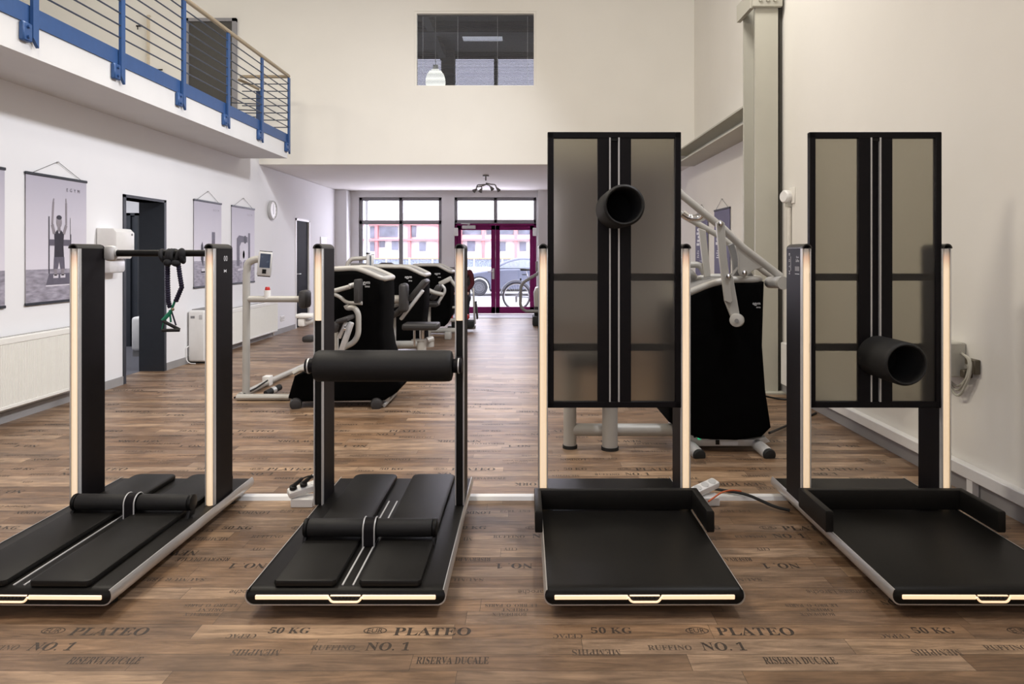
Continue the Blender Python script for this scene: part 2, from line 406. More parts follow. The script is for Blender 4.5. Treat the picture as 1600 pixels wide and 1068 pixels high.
for j in range(-1, 6):
    for i in range(-4, 5):
        for (t, X, Y, wd, h, up, mi) in BASE:
            x = X + i * 1.153 + (.577 if j % 2 else 0); y = Y + j * .913
            if j >= 3 and h < .03: continue
            if not (-4.0 < x < 2.35 and 2.2 < y < 7.6): continue
            stamp(t, x, y, wd, h, up, mi)
            if t == 'EUR':
                c = [(x + math.cos(a * PI / 12) * .042, y + math.sin(a * PI / 12) * .022) for a in range(24)]
                d = [(x + math.cos(a * PI / 12) * .038, y + math.sin(a * PI / 12) * .019) for a in range(24)]
                fl.add([(p[0], p[1], .0006) for p in c + d], [(a, (a + 1) % 24, 24 + (a + 1) % 24, 24 + a) for a in range(24)], 1)
floor = struct(fl.build('floor', [M_floor, M_stamp, M_stampfaint], smooth=0, origin=Vector((0, 0, 0))), 'brown plank floor stamped with crate lettering')

def S_box(name, boxes, mats, label, bev=0):
    m = MB()
    for b in boxes: m.box(*b[:6], bev=bev, mi=b[6] if len(b) > 6 else 0)
    return struct(m.build(name, mats), label)

DY0, DY1, DZ = 7.03, 7.81, 1.935
S_box('wall_left', [(-4.44, LX, -1.6, DY0, 0, 2.735), (-4.44, LX, DY0, DY1, DZ, 2.735), (-4.44, LX, DY1, 12.24, 0, 2.735), (-4.44, LX, 12.24, 13.0, 1.97, 2.735), (-4.44, LX, 13.0, 15.1, 0, 2.735),
                    (-4.44, -4.26, 12.24, 13.0, 0, 1.97), (-4.44, LX, 9.88, 10.57, 2.735, 2.97), (LX, -3.93, 14.75, 15.1, 0, 2.735)], M_wallL, 'white plastered wall on the left below the gallery')
S_box('gallery_slab', [(-9, -3.495, -1.6, 9.88, 2.735, 2.968), (-9, -4.44, 9.88, 10.57, 2.735, 2.968)], M_concrete, 'white concrete gallery slab along the left side')
WX0, WX1, WZ0, WZ1 = -1.76, .135, 3.95, 5.125
S_box('wall_bulkhead', [(-9, WX0, 10.57, 10.77, 2.74, 5.75), (WX1, 2.8, 10.57, 10.77, 2.74, 5.75), (WX0, WX1, 10.57, 10.77, 2.74, WZ0), (WX0, WX1, 10.57, 10.77, WZ1, 5.75)], M_wall, 'cream upper wall with the high office window')
S_box('ceiling_low', [(-4.44, 2.8, 10.77, 15.4, 2.74, 2.9)], M_ceil, 'low ceiling of the rear area')
S_box('wall_gallery', [(-9.2, -9, -1.6, 10.77, 2.735, 5.75)], M_wall, 'far wall of the gallery')
S_box('wall_right', [(2.6, 2.8, 6.98, 15.4, 0, 5.75), (RX, 2.8, -1.6, 6.98, 0, 5.75)], M_wall, 'cream wall on the right')
S_box('wall_front', [(-9.2, 2.8, -1.8, -1.6, 0, 5.75)], M_wall, 'wall behind the viewer')
S_box('ceiling', [(-9.2, 2.8, -1.8, 10.77, 5.75, 5.9)], M_ceilhigh, 'high hall ceiling')
FX0, FX1, GX0, GX1, FT = -3.76, -1.909, -1.624, .20, 2.605
S_box('wall_far', [(-4.44, FX0, 15.1, 15.35, 0, 2.74), (FX1, GX0, 15.1, 15.35, 1.05, 2.74), (FX1, GX0, 15.1, 15.35, 0, 1.05, 1), (GX1, 2.8, 15.1, 15.35, 0, 2.74), (FX0, FX1, 15.1, 15.35, 0, 1.0, 1),
                   (FX0, FX1, 15.1, 15.35, FT, 2.74), (GX0, GX1, 15.1, 15.35, FT, 2.74), (.235, 2.6, 14.85, 15.1, 0, 2.74)], [M_wallL, M_dado], 'street wall with window and purple doors')
# skirtings
S_box('baseboard_left', [(LX, LX + .012, -1.6, DY0 - .03, 0, .085), (LX, LX + .012, DY1 + .03, 12.2, 0, .085), (LX, LX + .012, 13.04, 14.75, 0, .085)], M_skirt, 'grey skirting along the left wall')
S_box('baseboard_right', [(RX - .012, RX, -1.6, 6.98, 0, .085), (2.588, 2.6, 6.98, 14.8, 0, .085)], M_skirt, 'grey skirting along the right wall')
# side-room doorway
dr = MB()
dr.box(-4.44, LX + .012, DY0 - .025, DY0 + .02, 0, DZ + .03); dr.box(-4.44, LX + .012, DY0 - .025, DY1 + .025, DZ, DZ + .03); dr.box(-4.46, LX + .012, DY1 - .02, DY1 + .025, 0, DZ + .03)
struct(dr.build('door_2', M_anth), 'anthracite door lining of the opening in the left wall')
sr = MB()
sr.box(-7.4, -4.44, 6.2, 6.3, 0, 2.6); sr.box(-7.4, -4.44, 10.0, 10.1, 0, 2.6); sr.box(-7.5, -7.4, 6.2, 10.1, 0, 2.6); sr.box(-7.5, -4.44, 6.2, 10.1, 2.6, 2.7)
struct(sr.build('wall_sideroom', M_wallL), 'white walls of the side room')
struct(MB().box(-7.5, -4.44, 6.2, 10.1, -.05, 0).build('floor_sideroom', PM('sideroom_carpet', (.10, .10, .115), .9)), 'dark floor of the side room')
# inner door frame in the side room (door_6)
d6 = MB()
Yk = 9.95
x0, x1 = PX(199, Yk), PX(219.5, Yk)
d6.box(x0, x0 + .09, Yk - .08, Yk, 0, PZ(333, Yk)); d6.box(x1 - .04, x1, Yk - .08, Yk, 0, PZ(333, Yk)); d6.box(x0, x1, Yk - .08, Yk, PZ(337, Yk), PZ(333, Yk))
d6.box(x0 + .09, x0 + .15, Yk - .04, Yk, 0, PZ(337, Yk))
struct(d6.build('door_6', M_anth), 'dark inner door frame in the side room')
# flush dark door further back
d3 = MB(); d3.box(-4.25, -4.20, 12.27, 12.97, 0, 1.95)
o = struct(d3.build('door_3', PM('door_charcoal', (.010, .010, .014), .7, spec=.12)), 'flush charcoal door at the rear of the left wall')
f3 = MB(); f3.box(-4.26, LX + .01, 12.22, 12.27, 0, 1.99); f3.box(-4.26, LX + .01, 12.97, 13.02, 0, 1.99); f3.box(-4.26, LX + .01, 12.22, 13.02, 1.95, 1.99)
f3.build('door_frame', M_white, o)
MB().tube([(-4.2, 12.33, .98), (-4.15, 12.33, .98), (-4.15, 12.43, .98)], .009).build('door_handle', M_alu, o)
# gallery doors in the bulkhead wall
Yg = 10.57
gx0, gx1 = PX(297, Yg), PX(371, Yg); gz = PZ(30, Yg)
d4 = MB(); d4.box(gx0, gx1 - .06, Yg - .03, Yg - .002, 2.97, gz - .05)
o4 = struct(d4.build('door_4', PM('door_umber', (.040, .037, .033), .5)), 'dark brown gallery door')
f = MB(); f.box(gx1 - .06, gx1, Yg - .06, Yg - .001, 2.97, gz); f.box(gx0 - .05, gx1, Yg - .06, Yg - .001, gz - .05, gz); f.box(gx0 - .05, gx0, Yg - .06, Yg - .001, 2.97, gz)
f.build('door_frame', M_winframe, o4)
hx = PX(248, Yg)
d5 = MB(); d5.box(PX(236, Yg), gx0 - .06, Yg - .03, Yg - .002, 2.97, 5.02)
o5 = struct(d5.build('door_5', M_wall), 'cream gallery door with a dark lever handle')
MB().box(PX(232, Yg), PX(236, Yg), Yg - .05, Yg - .001, 2.97, 5.05).build('door_frame', PM('frame_cream', (.60, .52, .40), .6), o5)
MB().tube([(hx - .02, Yg - .03, PZ(111, Yg)), (hx - .02, Yg - .08, PZ(111, Yg)), (hx + .10, Yg - .08, PZ(111, Yg))], .011).cyl((hx - .02, Yg - .03, PZ(111, Yg)), (hx - .02, Yg - .04, PZ(111, Yg)), .025).build('door_handle', M_black, o5)
k = MB(); kx, kz = PX(218.5, Yg), PZ(41, Yg)
k.box(kx - .05, kx + .03, Yg - .02, Yg - .001, kz - .01, kz + .01); k.tube([(kx, Yg - .02, kz), (kx, Yg - .06, kz - .02), (kx, Yg - .06, kz - .07)], .008)
tag(k.build('coat_hook', M_black), 'small black hook on the cream wall left of the gallery door', 'hook')

# ------------------------------------------------------------------ high office window
wf = MB(); d = .035
for b in ((WX0 + .001, WX0 + d, WZ0 + .021, WZ1 - d), (WX1 - d, WX1 - .001, WZ0 + .021, WZ1 - d), (WX0 + .001, WX1 - .001, WZ0 + .001, WZ0 + .021), (WX0 + .001, WX1 - .001, WZ1 - d, WZ1 - .001)): wf.box(b[0], b[1], 10.575, 10.66, b[2], b[3])
w3 = struct(wf.build('window_3', M_wall), 'high office window in the upper wall')
MB().box(WX0 + .02, WX1 - .02, 10.625, 10.631, WZ0 + .015, WZ1 - .02).build('pane', M_glassoffice, w3)
M_slat = PM('blind_slat', (.20, .20, .205), .45, .2, var=.03)
bl = thing('venetian_blind', 'venetian blind of thin slats behind the high office window', 'blind', ((WX0 + WX1) / 2, 10.72, WZ0))
m = MB(); n = 50
for i in range(n):
    z = WZ0 + .02 + i * (WZ1 - WZ0 - .06) / n
    m.add([(WX0 + .02, 10.70, z + .006), (WX1 - .02, 10.70, z + .006), (WX1 - .02, 10.724, z + .003), (WX0 + .02, 10.724, z + .003)], [(0, 1, 2, 3)])
m.build('slats', M_slat, bl, smooth=0)
MB().box(WX0 + .02, WX1 - .02, 10.695, 10.73, WZ1 - .035, WZ1 - .002).build('head_rail', M_greydark, bl)
for xx in (.06, .35, .68, .93):
    X = WX0 + (WX1 - WX0) * xx
    MB().tube([(X, 10.697, WZ0 + .01), (X, 10.697, WZ1 - .03)], .0022, seg=6).build('ladder_cord', M_white, bl)
M_off = PM('office_lining', (.10, .10, .098), .9, var=.05, scale=2)
of = MB()
of.box(-6, 4, 16.0, 16.1, 2.9, 4.6); of.box(-6, 4, 16.0, 16.1, 5.97, 6.2); of.box(-6.1, -6, 10.77, 16.1, 2.9, 6.2); of.box(4, 4.1, 10.77, 16.1, 2.9, 6.2)
of.box(-6, 4, 10.6, 16.1, 6.1, 6.2); of.box(-6, 4, 10.77, 10.8, 5.75, 6.2)
of.box(PX(691, 16), PX(711, 16), 15.8, 16.1, 2.9, 6.1); of.box(PX(772, 16), PX(778, 16), 15.95, 16.1, 4.5, 6.1); of.box(-4.5, -4.3, 15.95, 16.1, 4.5, 6.1); of.box(1.9, 2.1, 15.95, 16.1, 4.5, 6.1)
for b in ((-2.05, -1.9, 11, 16, 5.9, 6.1), (-6, 4, 13.9, 14.15, 5.88, 6.1), (.9, 1.05, 11, 16, 5.9, 6.1)): of.box(*b)
struct(of.build('wall_office', M_off, smooth=0), 'dim office behind the high window')
struct(MB().box(-6, 4, 15.985, 15.99, 4.55, 6.0).build('window_5', glass('office_dim_glass', (.42, .415, .425), .02)), 'rear window of the office, pane darkened to dim the sky')  # tint added to hold down the bright sky behind the pane
struct(MB().box(-1.42, -.55, 14.5, 15.1, 6.075, 6.098).build('window_4', EM('roof_light', (.9, .92, 1.0), .55)), 'roof light in the office ceiling')
lp = P(680.5, 128, 12.2)
pl = thing('pendant_lamp', 'glowing white glass pendant lamp behind the high office window', 'lamp', lp)
MB().lathe([(.175, -.05), (.178, 0), (.172, .06), (.15, .13), (.11, .19), (.055, .225), (.0, .235)], lp, (0, 0, 1), seg=28).build('lamp_shade', M_glow, pl)
MB().cyl(lp + Vector((0, 0, .225)), lp + Vector((0, 0, .30)), .045).build('lamp_holder', M_white, pl)
MB().tube([lp + Vector((0, 0, .29)), (lp.x, lp.y, 6.1)], .006, seg=6).build('lamp_cable', M_white, pl)

# ------------------------------------------------------------------ street window and purple doors
w1 = MB(); mx = PX(625.5, 15.1); tz = PZ(347, 15.1); d = .075
def fr(m, x0, x1, z0, z1): m.box(x0, x1, 15.16, 15.24, z0, z1, bev=.008, seg=1)
fr(w1, FX0, FX0 + d, 1.0, FT); fr(w1, FX1 - d, FX1, 1.0, FT); fr(w1, FX0, FX1, FT - d, FT); fr(w1, FX0, FX1, 1.0, 1.0 + d); fr(w1, mx - .042, mx + .042, 1.0, FT); fr(w1, FX0, FX1, tz - .045, tz + .045)
W1 = struct(w1.build('window_1', M_winframe), 'grey four-light street window')
MB().box(FX0 + .05, FX1 - .05, 15.195, 15.205, 1.05, FT - .05).build('pane', M_glass, W1)
MB().box(FX0 - .02, FX1 + .02, 15.02, 15.16, .975, 1.0).build('sill', M_white, W1)
w2 = MB(); cx = PX(774, 15.1); tb = PZ(348.5, 15.1)
fr(w2, GX0, GX1, FT - d, FT); fr(w2, GX0, GX1, tb - .01, tb + .08); fr(w2, cx - .04, cx + .04, tb, FT); fr(w2, GX0, GX0 + .06, tb, FT); fr(w2, GX1 - .06, GX1, tb, FT)
W2 = struct(w2.build('window_2', M_winframe), 'grey fanlight over the purple doors')
MB().box(GX0 + .04, GX1 - .04, 15.195, 15.205, tb + .05, FT - .05).build('pane', M_glass, W2)
dd = MB(); t = .05
dd.box(GX0, GX0 + t, 15.14, 15.26, 0, tb - .01); dd.box(GX1 - t, GX1, 15.14, 15.26, 0, tb - .01); dd.box(GX0, GX1, 15.14, 15.26, tb - .05, tb - .01)
D1 = struct(dd.build('door_1', M_purple), 'purple glazed double doors to the street')
for (a, b, hs) in ((GX0 + t, cx - .002, 1), (cx + .002, GX1 - t, 0)):
    lf = MB(); s_ = .095
    lf.box(a, a + s_, 15.16, 15.23, .015, tb - .05, bev=.006, seg=1); lf.box(b - s_, b, 15.16, 15.23, .015, tb - .05, bev=.006, seg=1)
    lf.box(a, b, 15.16, 15.23, .015, .16, bev=.006, seg=1); lf.box(a, b, 15.16, 15.23, tb - .15, tb - .05, bev=.006, seg=1)
    L_ = lf.build('door_leaf', M_purple, D1)
    MB().box(a + .08, b - .08, 15.19, 15.20, .14, tb - .13).build('pane', M_glass, L_)
    if hs:
        MB().tube([(b - .05, 15.16, .95), (b - .05, 15.10, .95), (b - .17, 15.10, .95)], .012).box(b - .075, b - .025, 15.145, 15.16, .78, 1.02).build('door_handle', M_alu, L_)
        MB().box(a + .12, a + .42, 15.08, 15.16, tb - .12, tb - .05, bev=.01).tube([(a + .25, 15.1, tb - .05), (a + .30, 15.05, tb - .02), (a + .1, 15.08, tb - .01)], .012).build('door_closer', M_alu, L_)
for (x, n_) in ((GX0 + .03, 0), (GX1 - .03, 1)):
    z = PZ(362, 15.1)
    MB().box(x - .05, x + .05, 15.08, 15.14, z - .09, z + .09, bev=.01).build('door_contact', M_white, D1)
S_box('trim_1', [(-1.9, 2.55, 14.2, 15.1, 0.0, .006)], PM('mat_lavender', (.42, .40, .43), .55), 'pale entrance strip in front of the purple doors')
S_box('trim_2', [(-1.9, 2.55, 14.17, 14.2, 0.0, .008)], PM('threshold_metal', (.25, .24, .24), .5, .4), 'metal threshold strip in the floor')

# ------------------------------------------------------------------ steel column and beam
sc = MB()
sc.box(2.212, 2.432, 6.58, 6.61, 0, 5.75); sc.box(2.31, 2.335, 6.61, 6.93, 0, 5.75, mi=1); sc.box(2.212, 2.432, 6.93, 6.96, 0, 5.75)
sc.box(2.17, 2.46, 6.53, 6.58, 3.73, 3.92, bev=.01); sc.box(2.16, 2.2, 6.58, 7.0, 3.73, 3.9); sc.box(2.15, 2.48, 6.5, 7.02, 0, .015)
for bx in (2.24, 2.31, 2.38): sc.cyl((bx, 6.53, 3.79), (bx, 6.51, 3.79), .018, seg=6)
struct(sc.build('column_steel', [M_steel, M_steelshade]), 'painted steel column at the right wall')
bm_ = MB()
bm_.prism([(2.27, 2.905), (2.27, 2.885), (2.47, 2.87), (2.47, 2.745), (2.27, 2.73), (2.27, 2.71), (2.6, 2.71), (2.6, 2.905)], 6.96, 10.57, 'y')
struct(bm_.build('beam_steel', M_steel), 'painted steel channel beam along the right wall')
struct(MB().box(2.455, 2.485, 6.62, 6.9, 0, 5.75).build('trim_3', PM('gap_shade', (.06, .055, .045), .8)), 'dark strip standing in for shade in the gap beside the column')  # solid strip coloured like the shade in the open gap
# white cable trunking on the right wall
tr = MB()
tr.box(RX - .055, RX, -1.5, 6.3, .10, .172, bev=.006, seg=1); tr.box(RX - .055, RX, 6.3, 6.52, .10, .50, bev=.006, seg=1)
for y in (2.3, 3.72): tr.box(RX - .05, RX - .015, y, y + .05, 0, .10)
struct(tr.build('trim_4', M_white), 'white cable trunking low on the right wall')

# ------------------------------------------------------------------ gallery railing
ry = [4.77, 5.80, 6.84, 7.86, 8.86, 9.86]
rg = thing('gallery_railing', 'blue steel gallery railing with thin rods and a wooden handrail', 'railing', (-3.47, 5.8, 2.80))
rx = -3.465
MB().box(-3.497, -3.482, -1.4, 9.88, 2.955, 3.085).build('toe_plate', M_blue, rg)
for y in [1.7, 2.72, 3.74] + ry:
    pm = MB(); pm.prism([(y - .028, 2.86), (y + .028, 2.80), (y + .028, 3.90), (y - .028, 3.90)], rx - .012, rx + .012, 'x')
    o = pm.build('rail_post', M_blue, rg)
    q = MB(); q.box(-3.495, -3.455, y - .115, y - .028, 2.82, 2.95, bev=.008, seg=1)
    for zz in (2.85, 2.92): q.cyl((-3.455, y - .075, zz), (-3.44, y - .075, zz), .012, seg=8)
    q.build('post_bracket', M_blue, o)
for i in range(7):
    z = 3.185 + i * .105
    MB().tube([(rx, -1.4, z), (rx, 9.87, z), (-4.15, 9.87, z)], .0075, seg=8, fillet=.05).build('rod', M_rod, rg)
MB().tube([(rx, -1.4, 3.925), (rx, 9.88, 3.925), (-4.18, 9.88, 3.925)], .024, seg=12, fillet=.05).build('handrail', M_woodrail, rg)
sg = thing('stair_handrail', 'short blue-posted stair railing beside the dark gallery door', 'railing', (-4.2, 10.0, 2.97))
MB().tube([(-4.24, 9.95, 3.90), (-4.17, 10.03, 3.88), P(404, 139, 10.3)], .022, seg=10).build('handrail', M_woodrail, sg)
a = P(404, 142, 10.3)
MB().box(a.x - .03, a.x + .03, 10.28, 10.31, 2.97, a.z).build('rail_post', M_bluedark, sg)
for i in range(6):
    z = 3.12 + i * .10
    MB().tube([(a.x - .5, 10.3, z + .10), (a.x - .44, 10.3, z + .02), (a.x, 10.3, z)], .008, seg=8, fillet=.04).build('rod', M_rod, sg)
# ------------------------------------------------------------------ the four flexibility stations
HW = .374
def arc(cx, cz, r, a0, a1, n=6): return [(cx + r * math.cos(math.radians(a0 + (a1 - a0) * i / n)), cz + r * math.sin(math.radians(a0 + (a1 - a0) * i / n))) for i in range(n + 1)]
LEN = 1.275
def station_base(root):
    r = .032
    half = arc(HW - r, .044 + r, r, -90, 0) + [(HW, .082), (HW - .004, .095), (HW - .009, .103)]
    inner = [(x - .0035 if x > HW - r else x, z + .0035) for x, z in half[:-1]] + [(HW - .0125, .103)]
    outer = [(-x, z) for x, z in reversed(half)] + half
    inn = [(-x, z) for x, z in reversed(inner)] + inner
    m = MB(); m.prism(outer + inn[::-1], 0, LEN, 'y')
    tray = m.build('tray', M_silver, root, local=True)
    # black deck block filling the tray, its leading edge rounded
    ys = [.003, .006, .012, .022, .034, .05, LEN - .03, LEN - .012, LEN - .003]
    dz = [.030, .020, .011, .004, .001, 0, 0, .004, .014]
    m = MB(); rings = []
    for y, d_ in zip(ys, dz):
        top = .1015 - d_
        rings.append([(x, y, min(z, top)) for x, z in inn[:]])
    n = len(inn); vs = [v for r_ in rings for v in r_]; fs = []
    for i in range(len(rings) - 1):
        for k in range(n):
            l = (k + 1) % n; fs.append((i * n + k, i * n + l, (i + 1) * n + l, (i + 1) * n + k))
    fs.append(tuple(range(n))); fs.append(tuple((len(rings) - 1) * n + k for k in range(n)))
    m.add(vs, fs); m.build('deck', M_deck, root, local=True)
    for sx in (-1, 1):
        for y in (.12, LEN - .12):
            MB().cyl((sx * .29, y, 0), (sx * .29, y, .046), .028).build('foot', M_rubber, root, local=True)
    f = MB(); f.box(-.335, -.062, -.003, .004, .0665, .0825, bev=.002, seg=1); f.box(.062, .335, -.003, .004, .0665, .0825, bev=.002, seg=1)
    f.build('front_light', M_ledfront, root, local=True)
    t = MB(); t.tube([(-.062, -.004, .076), (-.050, -.005, .0595), (.050, -.005, .0595), (.062, -.004, .076)], .0042, seg=8, fillet=.014)
    hd = t.build('pull_handle', M_ledfront, root, local=True)
    MB().box(-.056, .056, -.004, .004, .0792, .0822, bev=.001, seg=1).build('handle_glow', M_ledfront, hd, local=True)
    g = MB(); g.box(-.054, .054, -.003, .004, .064, .079, bev=.003, seg=1)
    for i in range(7): g.box(-.046 + i * .014, -.038 + i * .014, -.007, 0, .066, .078, bev=.002, seg=1)
    g.build('grip', M_rubber, hd, local=True)
def station_post(root, sx, off, zl, inset, ox=0.0):
    x = sx * off + ox; y0 = .84; top = 1.397; r = .0215
    prof = [(x - r, .10), (x + r, .10), (x + r, top - r)] + [(x + r * math.cos(a * PI / 8), top - r + (r - .001) * math.sin(a * PI / 8)) for a in range(1, 8)] + [(x - r, top - r)]
    m = MB(); m.prism(prof, y0 + .028, y0 + .215, 'y')
    post = m.build('post', M_blackfilm, root, local=True)
    # translucent light tube on the front edge
    m = MB(); rr = .0165; n = 10
    pts = [(x + rr * math.cos(PI + PI * i / n), y0 + .020 + rr * 1.05 * math.sin(PI + PI * i / n)) for i in range(n + 1)]
    m.prism(pts, zl, top - .022, 'z'); m.build('light_tube', M_led, post, local=True)
    if inset:
        MB().box(x - .0145, x + .0145, y0 + .012, y0 + .03, .10, zl, bev=.002, seg=1).build('slide_channel', M_black, post, local=True)
    for s in (-1, 1):
        MB().box(x + s * .0195 - .0032, x + s * .0195 + .0032, y0 + .006, y0 + .030, .10, top - .02, bev=.0012, seg=1).build('edge_trim', M_alu, post, local=True)
    ro = r + .0022; a_ = [(x + ro * math.cos(PI * i / 12), top - r + ro * math.sin(PI * i / 12)) for i in range(13)]; b_2 = [(x + (ro - .006) * math.cos(PI * i / 12), top - r + (ro - .006) * math.sin(PI * i / 12)) for i in range(13)]
    m = MB(); m.prism(a_ + b_2[::-1], y0 - .002, y0 + .20, 'y'); m.build('post_cap', M_capgrey, post, local=True)
    return post
def station_mats(root, rail_end):
    for sx in (-1, 1):
        x0, x1 = (.043, .277) if sx > 0 else (-.277, -.043)
        poly = [(x0 + .012, .022), (x1 - .012, .022), (x1, .034)] + [(x1 - .04 + .04 * math.cos(a * PI / 10), LEN - .055 + .04 * math.sin(a * PI / 10)) for a in range(0, 6)] + [(x0 + .04 + .04 * math.cos(a * PI / 10), LEN - .055 + .04 * math.sin(a * PI / 10)) for a in range(5, 11)] + [(x0, .034)]
        MB().prism(poly, .101, .126, 'z', bev=.008).build('mat', M_pad, root, local=True)
    for x in (-.020, .020): MB().box(x - .0032, x + .0032, .035, rail_end, .100, .1045).build('rail', M_alu, root, local=True)
def foot_roller(root, y, x=0.0):
    zc = .168; r = .038
    o = MB()
    # arched bracket between the two rollers
    arch = [(y + (r + .006) * math.cos(a), zc + (r + .006) * math.sin(a)) for a in [PI * i / 10 for i in range(11)]]
    poly = [(y + r + .006, .104)] + arch + [(y - r - .006, .104)]
    o.prism(poly, x - .022, x + .022, 'x')
    br = o.build('foot_roller', M_blackfilm, root, local=True)
    for s in (-1, 1):
        q = MB(); q.tube([(x + s * .024, p[0], p[1]) for p in poly], .0032, seg=6); q.build('edge_trim', M_alu, br, local=True)
        q = MB(); a, b = (x + s * .027, x + s * .268)
        q.cyl((a, y, zc), (b, y, zc), r, bev=.008, seg=28); q.build('foam_roll', M_foam, br, local=True)
        q = MB(); q.cyl((b, y, zc), (x + s * .286, y, zc), r + .001, bev=.006, seg=24)
        e0, e1 = sorted((x + s * .268, x + s * .284))
        q.prism([(y - .03, zc - .03), (y + .03, zc - .02), (y + .012, .108), (y - .045, .108)], e0, e1, 'x', bev=.003); q.build('end_bracket', M_black, br, local=True)

def station(name, label, loc, rz, off, ox=0.0):
    r = thing(name, label, 'fitness station', loc, rz, None)
    station_base(r); return r

RD = math.radians
# left-hand station with the cross bar
sA = station('stretching_station', 'leftmost black stretching station with a cross bar between its lit posts', (-1.915, 2.52, 0), RD(-.6), .34)
for s in (-1, 1): pA = station_post(sA, s, .338, .10, False, -.008)
MB().text('00', (.330 + .0216, .84 + .135, 1.325), (0, 1, 0), (0, 0, 1), .028, .042, off=.0006).build('post_symbol', M_ink, pA, local=True)
MB().add([(.3522, .84 + .116, 1.252), (.3522, .84 + .130, 1.259), (.3522, .84 + .144, 1.252), (.3522, .84 + .144, 1.270), (.3522, .84 + .130, 1.263), (.3522, .84 + .116, 1.270)], [(0, 1, 4, 5), (1, 2, 3, 4)]).build('post_emblem', M_ink, pA, local=True)
station_mats(sA, 1.0); foot_roller(sA, .71, .035)
m = MB(); m.cyl((-.262, 1.055, 1.352), (.309, 1.055, 1.352), .0175); bar = m.build('cross_bar', M_black, sA, local=True)
m = MB(); m.box(-.3235, -.262, 1.035, 1.075, 1.312, 1.392, bev=.016); m.cyl((-.262, 1.055, 1.352), (-.256, 1.055, 1.352), .021); m.build('bar_bracket', M_alu, bar, local=True)
m = MB(); m.cyl((.300, 1.055, 1.352), (.3085, 1.055, 1.352), .024); m.build('bar_collar', M_black, bar, local=True)
# second station with the big hip roller
sB = station('stretching_station', 'black stretching station with a thick padded roller across its half-lit posts', (-.676, 2.52, 0), 0, .351)
for s in (-1, 1): station_post(sB, s, .351, 1.018, True, -.012)
station_mats(sB, .90); foot_roller(sB, .41)
yr, zr = .735, .812
m = MB(); m.lathe([(.0, -.329), (.055, -.329), (.068, -.325), (.0735, -.315), (.0745, -.295), (.0745, .295), (.0735, .315), (.068, .325), (.055, .329), (0, .329)], (-.012, yr, zr), (1, 0, 0), seg=40)
rl = m.build('hip_roller', M_foam, sB, local=True)
for s in (-1, 1):
    m = MB(); m.cyl((s * .329 - .012, yr, zr), (s * .375 - .012, yr, zr), .034, bev=.004, seg=28); m.box(s * .351 - .024, s * .351, yr, .86, zr - .028, zr + .028); m.build('axle', M_blackfilm, rl, local=True)
    m = MB(); m.lathe([(.0345, 0), (.0375, 0), (.0375, .006), (.0345, .006)], (s * .356 - .012, yr, zr), (s, 0, 0), closed=True, seg=28); m.build('axle_ring', M_alu, rl, local=True)

